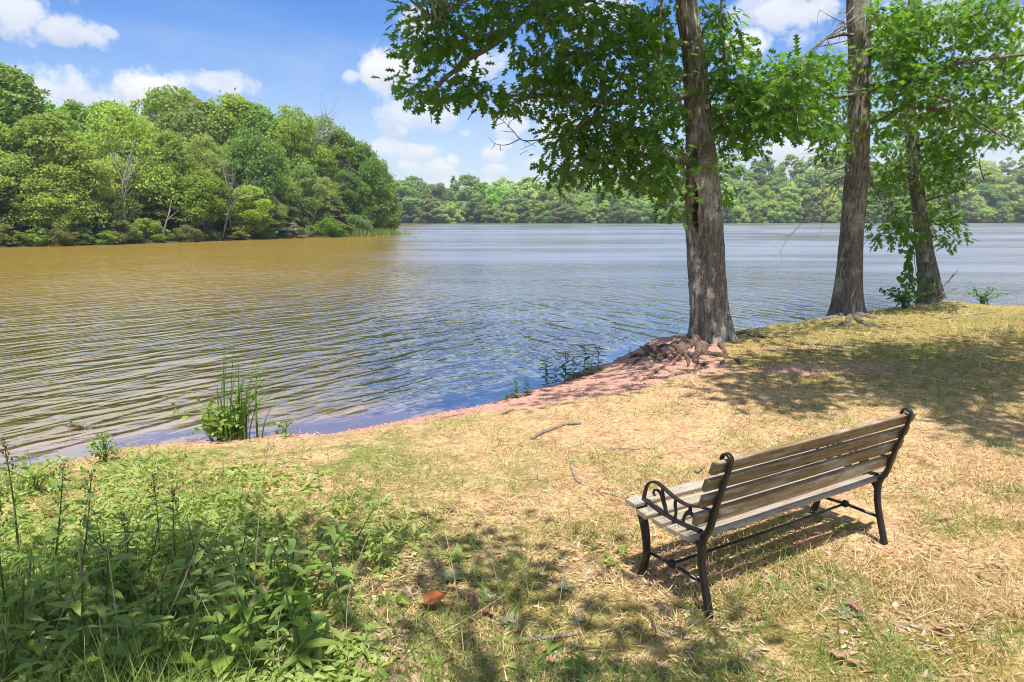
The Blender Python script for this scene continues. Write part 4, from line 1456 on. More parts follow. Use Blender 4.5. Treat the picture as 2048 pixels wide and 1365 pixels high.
# --- oak 3, ivy on its left side
b3 = on_ground(1866, 602)
Y3 = b3[1] + 0.2
x3 = at_y(1866, 602, Y3)[0]
b3 = np.array([x3, Y3, gz(x3, Y3)])
o3 = Oak('oak_tree', b3, 'curved oak with a leafy vine up its left side, farthest right along the bank')
o3.trunk([(1866, 608, 0), (1858, 560, 0), (1849, 500, 0), (1840, 430, 0), (1832, 370, 0), (1826, 300, 0), (1820, 220, 0), (1818, 120, 0)], Y3,
         [21, 18, 15.5, 13, 12.5, 12, 11, 10, 9, 7, 4], [(0, 0, 1.5), (.2, 0, 2.0), (0, .2, 2)], 'bark_dark', px=True, flare=0.24, seed=9, ridge=0.018, lobes=3)
o3.limb(PX((1846, 405, 0), (1860, 400, -.2), (1890, 390, -.5), (1930, 378, -.7), (1968, 362, -.8), Y=Y3), .035, .008)
o3.limb(PX((1828, 290, 0), (1870, 270, -.5), (1930, 250, -1), (2000, 270, -1.4), (2040, 285, -1.5), Y=Y3), .06, .01)
o3.limb(PX((1822, 240, 0), (1860, 225, -.4), (1920, 230, -.9), Y=Y3), .04, .01)
o3.limb(PX((1830, 330, 0), (1800, 340, -.4), (1780, 385, -.7), (1775, 440, -.8), Y=Y3), .035, .008)
o3.limb(PX((1840, 440, 0), (1870, 445, -.4), (1900, 470, -.6), (1925, 492, -.7), Y=Y3), .025, .006)
o3.limb(PX((1838, 420, 0), (1800, 440, -.5), (1770, 455, -.7), (1745, 480, -.8), Y=Y3), .025, .006)
o3.clear = ([200, 300, 370, 430, 500], [1820, 1826, 1832, 1840, 1849], 26, 0.8)
o3.blobs([(1860, 228, 85, 42), (1945, 242, 78, 42), (2012, 268, 55, 26), (1900, 290, 85, 24), (1785, 290, 36, 42), (1778, 375, 45, 52),
          (1860, 338, 60, 34), (1885, 300, 60, 30), (1790, 452, 46, 34), (1880, 470, 45, 26), (1912, 488, 16, 10), (1820, 405, 26, 50), (1870, 410, 36, 36), (1765, 478, 26, 18), (1900, 440, 25, 16), (1850, 285, 40, 40), (1815, 345, 30, 40), (1900, 350, 50, 30)], Y3 - .8, 0.165, 1.25, .9)


# --- fourth oak standing right of the picture; its crown shades the right of the clearing
o4 = Oak('oak_tree', np.array([12.6, 6.2, 0.0]), 'oak outside the right edge of the picture that shades the clearing')
o4.tpts = None
rel = [(0, 0, -.2), (.05, 0, 2), (.1, .1, 4), (0, .2, 7), (0, 0, 10.5)]
link('trunk', trunk_mesh(rel, [.34, .3, .27, .2, .06], flare=.2, seed=5, na=48, nr=90), M['bark_dark'], o4.root)
o4.bark = 'bark_dark'
o4.limbpts += [o4.base + np.array(p) for p in smooth_path(rel, 30) if p[2] > 4]
for e in [(-4.5, 2.5, 7.2), (-5.5, 0.5, 7.5), (-3, 4, 8.2), (-6.5, 2.0, 8.5), (3, 2, 8), (1, -4, 7.5), (-3, -3, 7.5)]:
    o4.limb([o4.base + np.array(p) for p in [(0, .1, 4.6), (e[0] * .4, e[1] * .4, e[2] * .82), e]], .1, .015)

# shade sprays (crowns above the frame)
o1.shade([(1500, 668, 130, 22), (1600, 655, 60, 12), (1320, 716, 70, 24), (1540, 735, 110, 25), (1500, 790, 70, 12), (1620, 800, 90, 26), (1200, 762, 90, 12), (1120, 785, 40, 8)], 6.5, 9.5, .17, 1.6)
o1.shade([(1060, 650, 300, 50), (1180, 700, 190, 50), (1000, 700, 250, 50), (950, 745, 190, 50), (1050, 745, 160, 40), (880, 785, 100, 30), (1280, 640, 110, 40), (1560, 592, 100, 26)], 6.3, 10.0, .19, 4.5, 9, WATER_Z)
o2.shade([(1720, 648, 90, 14), (1640, 720, 120, 16), (1760, 745, 90, 24), (1650, 645, 80, 12), (1700, 715, 150, 20), (1560, 770, 120, 20)], 6.5, 10, .17, 2.2)
o4.shade([(1930, 700, 150, 24), (1840, 740, 120, 26), (1960, 770, 110, 42), (1860, 800, 80, 26), (2000, 850, 60, 22), (1780, 690, 60, 10), (1990, 880, 70, 10), (2030, 690, 60, 30), (1900, 730, 160, 40), (1830, 770, 110, 30)], 6.8, 9.5, .17, 2.2)
o1.finish('oak_leaf')
o2.finish('oak_leaf_backlit')
o3.finish('oak_leaf_backlit')

# tree behind the photographer; only its shade is in the picture
o5 = Oak('oak_tree', np.array([-3.4, -3.6, 0.0]), 'oak standing behind the viewpoint that shades the foreground')
rel = [(0, 0, -.2), (.05, 0.1, 2), (.2, .3, 4), (.3, .4, 7), (.2, .3, 10)]
link('trunk', trunk_mesh(rel, [.34, .3, .27, .2, .06], flare=.2, seed=6, na=48, nr=90), M['bark_dark'], o5.root)
o5.bark = 'bark_dark'
o5.limbpts += [o5.base + np.array(p) for p in smooth_path(rel, 30) if p[2] > 4]
for e in [(1.5, 3.5, 6.2), (3.5, 3.6, 6.5), (5, 3.3, 7), (0, 3.8, 6.8), (-2, 2, 7), (0, -3, 8)]:
    o5.limb([o5.base + np.array(p) for p in [(.2, .3, 4.2), (e[0] * .45, e[1] * .45, e[2] * .84), e]], .09, .015)
o5.shade([(150, 1270, 220, 90), (330, 1205, 160, 50), (480, 1135, 140, 45), (620, 1085, 100, 35), (760, 1092, 120, 30), (900, 1098, 110, 28), (1010, 1135, 90, 30), (1130, 1165, 110, 24),
          (1240, 1150, 60, 18), (1180, 1210, 90, 18), (420, 1320, 220, 50), (120, 1345, 200, 40), (1340, 1285, 110, 40), (1300, 1345, 150, 30), (870, 1215, 110, 20), (1000, 1190, 80, 18), (760, 1180, 50, 25)], 4.6, 5.8, .15, 0.21, 10)
o5.finish('oak_leaf')
o4.finish('oak_leaf_backlit')

# vine on oak 3: each leaf its own
vine = empty('climbing_vine', b3 + np.array([-0.3, -0.25, 0]))
tag(vine, 'leafy green vine climbing the left side of the curved oak', 'vine')
vm = single_leaf('vine', OVATE, M['vine_leaf'])
rng = np.random.default_rng(12)
st = MB()
for k in range(3):
    pts = PX((1845 + 6 * k, 596, -.35), (1832 + 4 * k, 545, -.38), (1828 + 3 * k, 500, -.3), (1828 + 2 * k, 470, -.28), Y=Y3)
    tube(st, [p - np.array(vine.location) for p in smooth_path(pts, 10)], .008, 5)
st.build('stem', M['stem_dark'], vine, True)
for i in range(260):
    t_ = rng.random()
    py = 462 + t_ * 135
    wob_ = 12 + 12 * sin(t_ * 9 + 1)
    px = np.interp(py, [460, 500, 530, 560, 600], [1838, 1822, 1820, 1828, 1850]) + rng.normal(0, .75) * wob_ - 4
    p = at_y(px, py, Y3 - .38 + rng.normal(0, .09)) - np.array(vine.location)
    place_leaf(vm, vine, p, np.array([rng.normal(0, .6), -.4, -.7 + rng.normal(0, .3)]), np.array([rng.normal(-.2, .4), -.9, .5 + rng.normal(0, .3)]), rng.uniform(.10, .17))

# ------------------------------------------------------------------ bench
A0 = np.array([0.997, 3.231, 0.0])
A0[2] = 0.0
UDIR = np.array([0.85283, 0.52218, 0])
BL = 1.5216
bench = empty('park_bench', A0, math.atan2(UDIR[1], UDIR[0]))
tag(bench, 'weathered wooden slat bench with black iron ends facing the lake', 'bench')


def rrect(w, t, r=0.005):
    """rounded rectangle outline (a across width, b across thickness)"""
    o = []
    for sx, sy, a0 in ((1, 1, 0), (-1, 1, 90), (-1, -1, 180), (1, -1, 270)):
        for k in (0, 45, 90):
            a = radians(a0 + k)
            o.append((sx * (w / 2 - r) + r * cos(a), sy * (t / 2 - r) + r * sin(a)))
    return o


def slat(name, w, z, ang, width, thick, mat, u0=-0.09, u1=BL + 0.09, seed=0):
    """slat along local x with section in the local y-z plane; ang turns its width from +y"""
    r = random.Random(seed)
    out = rrect(width, thick)
    mb = MB()
    n = len(out)
    us = [u0 + r.uniform(-.008, .008), u0 + .4, BL * .5, u1 - .4, u1 + r.uniform(-.008, .008)]
    vs, fs = [], []
    for i, u in enumerate(us):
        sag = -0.003 * (1 - ((u - BL / 2) / (BL / 2)) ** 2)
        tw = r.uniform(-.012, .012)
        inset = 0.004 if i in (0, len(us) - 1) else 0
        for a, b in out:
            a *= 1 - inset / width * 2
            ca, sa = cos(ang + tw), sin(ang + tw)
            vs.append((u, w + a * ca - b * sa, z + a * sa + b * ca + sag))
    for i in range(len(us) - 1):
        for k in range(n):
            k2 = (k + 1) % n
            fs.append((i * n + k, i * n + k2, (i + 1) * n + k2, (i + 1) * n + k))
    fs.append(tuple(range(n - 1, -1, -1)))
    fs.append(tuple((len(us) - 1) * n + k for k in range(n)))
    mb.add(vs, fs)
    return mb.build(name, M[mat], bench)


UP = [(0, -0.01), (0.016, 0.05), (0.05, 0.166), (0.072, 0.26), (0.077, 0.351), (0.062, 0.405), (0.03, 0.464), (0.0, 0.58), (-0.037, 0.701), (-0.068, 0.80), (-0.078, 0.845)]


def up_at(z):
    ws = [p[0] for p in UP]; zs = [p[1] for p in UP]
    w = np.interp(z, zs, ws)
    dw = np.interp(z + .03, zs, ws) - np.interp(z - .03, zs, ws)
    return w, math.atan2(.06, dw)


for i, z in enumerate([0.799, 0.707, 0.615, 0.520]):
    w, ang = up_at(z)
    ang = radians(90 + (18.5, 18, 17.5, 9)[i])
    s = slat('back_slat', w + 0.031 * sin(ang), z - .031 * cos(ang), ang, 0.073, 0.024, 'slat', seed=i)
SEAT = [(0.530, 0.428, 0.06), (0.422, 0.408, 0.13), (0.318, 0.397, 0.05), (0.214, 0.394, -0.03), (0.112, 0.399, -0.08)]
for i, (w, z, a) in enumerate(SEAT):
    s = slat('seat_slat', w, z, a, 0.084, 0.026, 'seat_slat', seed=20 + i)
    for u in (0.045 - .09 + .005, BL + .04):
        mb = MB()
        tube(mb, [(u, w, z + 0.011), (u, w, z + 0.0165), (u, w, z + 0.018)], [0.011, 0.0105, 0.006], 12)
        mb.build('screw', M['screw'], s, True)


def bar(pts, thick, lateral, u, n=None, closed=False):
    """flat iron bar swept along (w,z) points: thick in the plane, lateral along the bench"""
    if n:
        pts = [p[1:] for p in smooth_path([(0, *p) for p in pts], n)]
    m = len(pts)
    if not hasattr(thick, '__len__'):
        thick = [thick] * m
    elif len(thick) != m:
        thick = list(np.interp(np.linspace(0, 1, m), np.linspace(0, 1, len(thick)), thick))
    if not hasattr(lateral, '__len__'):
        lateral = [lateral] * m
    elif len(lateral) != m:
        lateral = list(np.interp(np.linspace(0, 1, m), np.linspace(0, 1, len(lateral)), lateral))
    vs, fs = [], []
    for i in range(m):
        a = np.array(pts[max(i - 1, 0)]); b = np.array(pts[min(i + 1, m - 1)])
        d = (b - a) / (np.linalg.norm(b - a) + 1e-9)
        nrm = np.array([-d[1], d[0]])
        c = np.array(pts[i])
        for (p, q) in rrect(lateral[i], thick[i], min(lateral[i], thick[i]) * .3):
            e = c + nrm * q
            vs.append((u + p, e[0], e[1]))
    k = 12
    for i in range(m - 1):
        for j in range(k):
            j2 = (j + 1) % k
            fs.append((i * k + j, i * k + j2, (i + 1) * k + j2, (i + 1) * k + j))
    fs.append(tuple(range(k - 1, -1, -1)))
    fs.append(tuple((m - 1) * k + j for j in range(k)))
    mb = MB()
    mb.add(vs, fs)
    return mb


for u in (0.0, BL):
    bar(UP + [(-0.072, 0.862), (-0.052, 0.872), (-0.030, 0.862), (-0.020, 0.838)], [.028, .032, .034, .034, .032, .024, .02, .018, .017, .016, .012, .011], [.046, .038, .036, .038, .044, .040, .032, .029, .028, .028, .028], u, 56).build('rear_upright', M['iron'], bench, True)
    fl = bar([(0.515, -0.01), (0.500, 0.03), (0.476, 0.12), (0.478, 0.20), (0.500, 0.30), (0.527, 0.375), (0.530, 0.412)], [.045, .036, .034, .036, .04, .046, .04], [.045, .04, .04, .042, .045, .05, .05], u, 30)
    fl.build('front_leg', M['iron'], bench, True)
    bar([(0.555, 0.402), (0.48, 0.400), (0.42, 0.383), (0.318, 0.372), (0.21, 0.369), (0.11, 0.374), (0.075, 0.372)], .022, .030, u, 26).build('seat_rail', M['iron'], bench, True)
    # rail on top of the slats that carries the arm
    bar([(0.515, 0.450), (0.45, 0.434), (0.36, 0.420), (0.25, 0.414), (0.16, 0.420), (0.085, 0.426)], .014, .026, u, 24).build('arm_base', M['iron'], bench, True)
    bar([(0.510, 0.445), (0.503, 0.49), (0.485, 0.535), (0.450, 0.566), (0.405, 0.572), (0.345, 0.557), (0.275, 0.536), (0.205, 0.528), (0.150, 0.536), (0.095, 0.552), (0.024, 0.556)], .011, .026, u, 50).build('armrest', M['iron'], bench, True)
    bar([(0.330, 0.422), (0.350, 0.47), (0.375, 0.515), (0.402, 0.532), (0.428, 0.526), (0.436, 0.506), (0.424, 0.494)], [.014, .026, .02, .012, .012, .011, .012], .014, u, 30).build('scroll', M['iron'], bench, True)
    bar([(0.372, 0.565), (0.366, 0.53), (0.350, 0.48)], [.012, .018, .014], .014, u, 10).build('scroll', M['iron'], bench, True)
    bar([(0.268, 0.535), (0.272, 0.50), (0.264, 0.46), (0.270, 0.418)], [.012, .018, .014, .012], .014, u, 14).build('spindle', M['iron'], bench, True)
    bar([(0.212, 0.416), (0.205, 0.455), (0.180, 0.488), (0.150, 0.490), (0.128, 0.468), (0.118, 0.44)], [.012, .016, .026, .02, .013, .012], .014, u, 26).build('scroll', M['iron'], bench, True)
    bar([(0.168, 0.532), (0.166, 0.51), (0.172, 0.49)], [.014, .02, .014], .014, u, 8).build('scroll', M['iron'], bench, True)
    # knuckle that joins rail and upright
    bar([(0.13, 0.372), (0.105, 0.368), (0.08, 0.345), (0.078, 0.31)], [.018, .03, .045, .03], .036, u, 14).build('bracket', M['iron'], bench, True)
    mb = MB()
    tube(mb, [(u, 0.052, 0.158), (u, 0.28, 0.163), (u, 0.478, 0.150)], .0095, 10)
    mb.build('stretcher', M['iron'], bench, True)
    mb = MB()
    tube(mb, [(u - .022, .28, .163), (u - .016, .28, .163), (u, .28, .163), (u + .016, .28, .163), (u + .022, .28, .163)], [.010, .020, .025, .020, .010], 14)
    mb.build('hub', M['iron'], bench, True)
mb = MB()
tube(mb, [(0.01, .28, .163), (BL / 2, .28, .158), (BL - .01, .28, .163)], .0085, 10)
mb.build('long_rod', M['iron'], bench, True)


# ------------------------------------------------------------------ ground vegetation (stuff)
def region_pts(n, y0=620, y1=1400, x0=-40, x1=2090, power=1.0):
    if x0 == -40 or x1 == 2090:          # carry on past the edges of the picture
        w0 = (x1 - x0) * (y1 - y0)
        x0, x1 = (-420 if x0 == -40 else x0), (2520 if x1 == 2090 else x1)
        y1 = 1520 if y1 == 1400 else y1
        n = int(n * (x1 - x0) * (y1 - y0) / w0)
    px = RNG.uniform(x0, x1, n)
    py = y0 + (y1 - y0) * RNG.random(n) ** power
    P = on_ground_many(px, py)
    ok = (P[:, 2] > -1) & (shore_dist(P[:, 0], P[:, 1]) > 0.12) & (P[:, 1] < 22) & (P[:, 1] > 1.5)
    return px[ok], py[ok], P[ok]


def dirt_mask(P):
    x, y = P[:, 0], P[:, 1]
    s = shore_dist(x, y)
    return np.clip((1 - sstep(s / dirt_width(x) + 0.5 * (vnoise(x * 3, y * 3) - .5), 0.5, 1.2)) * sstep(x, -4.6, -2.0) * (1 - sstep(x, 2.9, 3.6)), 0, 1)


def scatter_blades(name, mat, px, P, length, width, flatness, seed, kind=True, tmpl=BLADE):
    rng = np.random.default_rng(seed)
    k = len(P)
    a = np.stack([rng.normal(0, 1, k), rng.normal(0, 1, k), np.abs(rng.normal(0, 1, k)) * flatness + 0.05], 1)
    nrm = np.array([0, 0, 1.0]) + rng.normal(0, .5, (k, 3)) if flatness < 1 else rng.normal(0, 1, (k, 3))
    L = length * rng.uniform(0.5, 1.4, k)
    far = np.clip(P[:, 1] / 6.5, 1.0, 2.0)
    S = np.stack([width * rng.uniform(.6, 1.3, k) * far, L * far ** .6, L * far ** .6], 1)
    me = scatter_mesh(name, tmpl, P, a, nrm, S)
    o = link(name, me, M[mat])
    tag(o, kind='stuff')
    return o


# dry straw lying on the ground
px, py, P = region_pts(66000, power=1.25)
nz = fbm(P[:, 0] * 1.7 + 3, P[:, 1] * 1.7)
keep = RNG.random(len(P)) > 0.9 * dirt_mask(P) + 0.25 * (px < 500) + 0.8 * sstep(nz, 0.56, 0.42)
P1 = P[keep]
P1[:, 2] += RNG.uniform(0.002, 0.014, len(P1))
scatter_blades('dry_straw', 'straw', None, P1, 0.075, 0.0042, 0.22, 1)
# mossy short stubble
px, py, P = region_pts(90000, power=1.15)
nz = fbm(P[:, 0] * 1.4, P[:, 1] * 1.4)
keep = (nz + 0.16 * sstep(P[:, 0], 2.4, 4.0) * sstep(P[:, 1], 7, 9.5) + 0.1 * (py > 1150) > 0.55 + RNG.normal(0, .05, len(P))) & (RNG.random(len(P)) > dirt_mask(P))
scatter_blades('moss', 'moss', None, P[keep], 0.026, 0.006, 1.2, 2)
# green grass in clumps
px, py, P = region_pts(90000, power=1.1)
nz = fbm(P[:, 0] * 1.9 + 31, P[:, 1] * 1.9)
dens = 0.09 + 0.85 * sstep(nz, 0.48, 0.62) + 0.25 * (px < 900) * (py > 900) + 0.5 * sstep(px, 1450, 1750) * (py < 1150) * sstep(nz, .44, .58)
keep = RNG.random(len(P)) < dens * (1 - dirt_mask(P)) * 0.7
scatter_blades('grass', 'grass', None, P[keep], 0.115, 0.0042, 1.0, 3)
# dry standing grass on the right
px, py, P = region_pts(50000, y0=605, y1=1250, x0=1380)
nz = fbm(P[:, 0] * 1.1 + 7, P[:, 1] * 1.1)
keep = RNG.random(len(P)) < (0.10 + 0.28 * sstep(px, 1780, 2000) + 0.25 * (py < 700)) * sstep(nz, 0.47, 0.62) * (1 - dirt_mask(P))
scatter_blades('tall_dry_grass', 'straw', None, P[keep], 0.14, 0.0042, 1.1, 4)
# leaf litter flakes
px, py, P = region_pts(22000, y0=860, power=0.8)
nz = fbm(P[:, 0] * 2.2 + 50, P[:, 1] * 2.2)
keep = RNG.random(len(P)) < (0.12 + 0.55 * (py > 1080)) * sstep(nz, 0.42, 0.62) + 0.5 * (px < 850) * (py > 1100)
P1 = P[keep]; P1[:, 2] += 0.008
k = len(P1)
q = 0.022 * RNG.uniform(.4, 1.9, k) * np.where(px[keep] < 850, 1.5, 1.0)
me = scatter_mesh('leaf_litter', CARD, P1, rand_dir(k) * np.array([1, 1, .2]), np.array([0, 0, 1.0]) + RNG.normal(0, .45, (k, 3)), np.stack([q * RNG.uniform(.25, 1, k), q * 1.2, q], 1))
tag(link('leaf_litter', me, M['litter']), kind='stuff')
# grit, twigs and leaf bits washed up along the red bank
px, py, P = region_pts(60000, y0=650, y1=900, x0=560, x1=1420)
s_ = shore_dist(P[:, 0], P[:, 1])
keep = (RNG.random(len(P)) < dirt_mask(P) * (0.22 + 0.7 * np.exp(-((s_ - 0.16) / 0.10) ** 2)))
P1 = P[keep]; P1[:, 2] += 0.006
k = len(P1)
q = 0.020 * RNG.uniform(.4, 1.7, k)
M['grit'] = leaf_mat('grit', (0.16, 0.075, 0.055), (0.66, 0.42, 0.34), 0.02, 0.9, tcol=(1, .9, .8))
me = scatter_mesh('shore_grit', CARD, P1, rand_dir(k) * np.array([1, 1, .2]), np.array([0, 0, 1.0]) + RNG.normal(0, .4, (k, 3)), np.stack([q * RNG.uniform(.3, 1, k), q, q], 1))
tag(link('shore_grit', me, M['grit']), kind='stuff')
# low leafy cover, left side
px, py, P = region_pts(42000, y0=880, x1=1150, power=0.9)
edge = 960 - 0.35 * (py - 900) * 0 + 0
bound = np.interp(py, [880, 930, 1000, 1080, 1200, 1400], [330, 560, 760, 860, 900, 760])
dens = (1 - sstep(px, bound - 260, bound + 120))
nz = fbm(P[:, 0] * 2.6, P[:, 1] * 2.6)
keep = RNG.random(len(P)) < dens * (0.15 + sstep(nz, 0.42, 0.6)) * np.where(py > 1110, 0.55, 1.0)
P1 = P[keep]; py1 = py[keep]
k = len(P1)
P1[:, 2] += RNG.uniform(0.01, 0.10, k) * np.clip(dens[keep], .2, 1)
a = rand_dir(k) * np.array([1, 1, .4]); nn = np.array([0, 0, 1.0]) + RNG.normal(0, .45, (k, 3))
me = scatter_mesh('ground_cover', LANCE, P1, a, nn, 0.062 * RNG.uniform(.5, 1.5, k))
tag(link('ground_cover', me, M['cover_leaf']), kind='stuff')

px, py, P = region_pts(14000, y0=940, x1=760)
dens = (1 - sstep(px, 150, 620)) * 0.8 * sstep(fbm(P[:, 0] * 2, P[:, 1] * 2 + 9), .45, .6)
keep = RNG.random(len(P)) < dens
scatter_blades('tall_grass', 'grass', None, P[keep], 0.26, 0.006, 1.6, 14)

# ------------------------------------------------------------------ plants as things
def weed_proto(name, height, n_leaf, leaf_len, mat, tmpl_key, tmpl, seed, stem_mat='stem', droop=0.3, start=0.08, seed_head=False, lean=0.12, taper=0.5):
    rng = np.random.default_rng(seed)
    o = empty(name, (0, 0, 0))
    top = np.array([rng.normal(0, lean) * height, rng.normal(0, lean) * height, height])
    sp = smooth_path([(0, 0, -.02), top * .5 + np.array([rng.normal(0, .03), rng.normal(0, .03), 0]) * height, top], 12)
    mb = MB()
    tube(mb, sp, list(np.linspace(0.0045 + .003 * height, .0022, 12)), 6)
    st_ = mb.build('stem', M[stem_mat], o, True)
    lm = single_leaf(tmpl_key + mat, tmpl, M[mat])
    for i in range(n_leaf):
        t_ = start + (1 - start) * (i + .5) / n_leaf
        p = sp[min(11, int(t_ * 11))]
        a = i * 2.4 + rng.normal(0, .3)
        d = np.array([cos(a), sin(a), rng.normal(.45, .2) - droop])
        s = leaf_len * (1 - taper * t_) * rng.uniform(.8, 1.2)
        place_leaf(lm, o, p, d, np.array([rng.normal(0, .2), rng.normal(0, .2), 1.0]) - .2 * d, s)
    if seed_head:
        mb = MB()
        for i in range(38):
            t_ = rng.uniform(.72, 1.0)
            p = np.array(sp[min(11, int(t_ * 11))]) + rng.normal(0, .016 + .02 * (1 - t_), 3) + np.array([0, 0, rng.uniform(0, .05)])
            r = rng.uniform(.004, .008)
            tube(mb, [p - (0, 0, r), p, p + (0, 0, r)], [r * .4, r, r * .4], 5)
        h = mb.build('seed_head', M['bud'], o)
        h['kind'] = 'stuff'
    return o


def rosette_proto(name, n_leaf, leaf_len, mat, key, tmpl, seed):
    rng = np.random.default_rng(seed)
    o = empty(name, (0, 0, 0))
    lm = single_leaf(key + mat, tmpl, M[mat])
    for i in range(n_leaf):
        a = i * 2.4 + rng.normal(0, .3)
        d = np.array([cos(a), sin(a), rng.uniform(.15, .9)])
        place_leaf(lm, o, (cos(a) * .008, sin(a) * .008, .004), d, np.array([-.4 * cos(a), -.4 * sin(a), 1.0]), leaf_len * rng.uniform(.6, 1.15))
    return o


used = set()


def put(proto, p, rz, s, label, cat, group=None):
    if proto.name not in used:
        used.add(proto.name)
        o = proto
    else:
        o = copy_tree(proto)
    o.location = (float(p[0]), float(p[1]), float(p[2]))
    o.rotation_euler = (0, 0, rz)
    o.scale = (s, s, s)
    for k in ('label', 'category', 'group'):
        if k in o:
            del o[k]
    tag(o, label, cat, group)
    return o


rng = np.random.default_rng(33)
W_broad = [weed_proto('broadleaf_weed', .30, 9, .15, 'weed_leaf', 'lance', LANCE, 61), weed_proto('broadleaf_weed', .24, 8, .13, 'weed_leaf', 'ovate', OVATE, 62),
           weed_proto('broadleaf_weed', .36, 11, .13, 'weed_leaf', 'lance', LANCE, 63, lean=.25)]
W_ros = [rosette_proto('leaf_rosette', 8, .11, 'weed_leaf', 'lance', LANCE, 64), rosette_proto('leaf_rosette', 9, .075, 'grey_leaf', 'ovate', OVATE, 65),
         rosette_proto('leaf_rosette', 7, .09, 'cover_leaf', 'ovate', OVATE, 66)]
W_tall = [weed_proto('tall_weed', .80, 16, .15, 'weed_leaf', 'lance', LANCE, 67, 'stem_dark', .2, .3, True, .06), weed_proto('tall_weed', .68, 14, .12, 'weed_leaf', 'ovate', OVATE, 68, 'stem_dark', .2, .3, True, .1),
          weed_proto('tall_weed', .62, 18, .12, 'weed_leaf', 'lance', LANCE, 69, 'stem', .1, .2, True, .08)]
W_shore = [weed_proto('shore_plant', .46, 30, .19, 'shore_leaf', 'lance', LANCE, 70, 'stem', .15, .1, False, .05, .45), weed_proto('shore_plant', .36, 26, .18, 'shore_leaf', 'lance', LANCE, 71, 'stem', .2, .1, False, .1, .45)]

BROAD = [(40, 1300), (110, 1340), (170, 1280), (230, 1345), (300, 1300), (355, 1330), (410, 1290), (470, 1340), (150, 1200), (60, 1230), (250, 1210), (330, 1230),
         (420, 1220), (490, 1250), (560, 1300), (620, 1340), (540, 1200), (610, 1190), (680, 1180), (390, 1160), (290, 1140), (200, 1130), (100, 1150), (470, 1130),
         (560, 1110), (640, 1080), (700, 1090), (760, 1130), (330, 1345), (20, 1180), (440, 1250), (380, 1260), (280, 1255), (205, 1250), (120, 1270), (520, 1345), (580, 1250), (640, 1290), (700, 1250), (15, 1350)]
rb = np.random.default_rng(4)
BROAD += [(int(rb.uniform(-10, 620)), int(rb.uniform(1130, 1350))) for _ in range(34)]
for i, (x, y) in enumerate(BROAD):
    p = on_ground(x, y + 12)
    put(W_broad[i % 3], p, rng.uniform(0, 6.28), rng.uniform(.95, 1.5) * (1.0 if y > 1150 else .75), 'broad-leaved green weed in the shaded thicket at the lower left', 'weed', 'broad-leaved weeds in the lower left thicket')
ROS = [(1650, 1180, 1), (1700, 1235, 1), (1560, 1180, 2), (1545, 1165, 1), (1440, 1120, 0), (1415, 1150, 0), (1010, 1290, 2), (1020, 1250, 1), (960, 1170, 1), (900, 1160, 1), (980, 1200, 1), (1090, 1310, 0), (1060, 1345, 2), (1225, 1130, 0), (1240, 1110, 0),
       (840, 1290, 2), (870, 1330, 2), (780, 1210, 0), (740, 1290, 2), (690, 1330, 0), (920, 1120, 0), (800, 1070, 0), (760, 1010, 2), (690, 1000, 2), (620, 980, 2), (1690, 1060, 0), (1635, 1040, 0), (1150, 1350, 0), (1130, 1180, 1),
       (470, 1000, 2), (400, 1020, 2), (330, 1000, 2), (540, 1010, 2), (590, 1040, 2), (260, 1030, 2), (180, 1040, 2), (350, 1060, 2), (430, 1070, 2), (520, 1060, 2), (300, 960, 2), (420, 940, 2), (110, 1060, 2), (650, 950, 2)]
KIND = [('dark green narrow-leaved rosette growing in the dry turf', 'narrow green rosettes in the turf'), ('pale grey-green rosette of soft oval leaves in the dry turf', 'grey-green rosettes in the turf'), ('yellow-green oval-leaved rosette lying in the sunlit turf', 'yellow-green rosettes in the turf')]
for (x, y, k) in ROS:
    put(W_ros[k], on_ground(x, y), rng.uniform(0, 6.28), rng.uniform(.7, 1.2), KIND[k][0], 'rosette', KIND[k][1])
TALL = [(40, 1130, 0, 1.0, 'tall dark seed-headed weed at the far left edge'), (105, 1150, 1, 1.0, 'tall leaning weed with brown buds, second from the left edge'), (150, 1200, 1, 1.0, 'tall weed with paired drooping leaves in the left thicket'),
        (320, 1130, 0, .72, 'dark-stemmed weed with a narrow seed head in the middle of the thicket'), (352, 1135, 2, .8, 'thin dark weed beside the narrow seed head'), (15, 1230, 2, 1.1, 'leafy tall weed cut by the left edge'), (245, 1180, 2, .7, 'shorter budded weed between the tall weeds'), (640, 985, 2, .3, 'small sunlit stem plant at the edge of the thicket')]
for (x, y, k, s, lab) in TALL:
    put(W_tall[k], on_ground(x, y), rng.uniform(0, 6.28), s, lab, 'weed')
for (x, y, k, s) in [(1033, 793, 1, .75), (1055, 788, 1, .6), (1092, 768, 0, .95), (1112, 762, 1, .8), (1130, 758, 0, 1.05), (1148, 752, 1, .85), (1166, 750, 0, 1.1), (1182, 745, 1, .8), (1198, 738, 0, .85), (1012, 800, 1, .4), (1260, 705, 1, .35)]:
    put(W_shore[k], on_ground(x, y + 4), rng.uniform(0, 6.28), s, 'dark green pointed-leaf plant at the red dirt waterline', 'plant', 'pointed-leaf plants at the red dirt waterline')


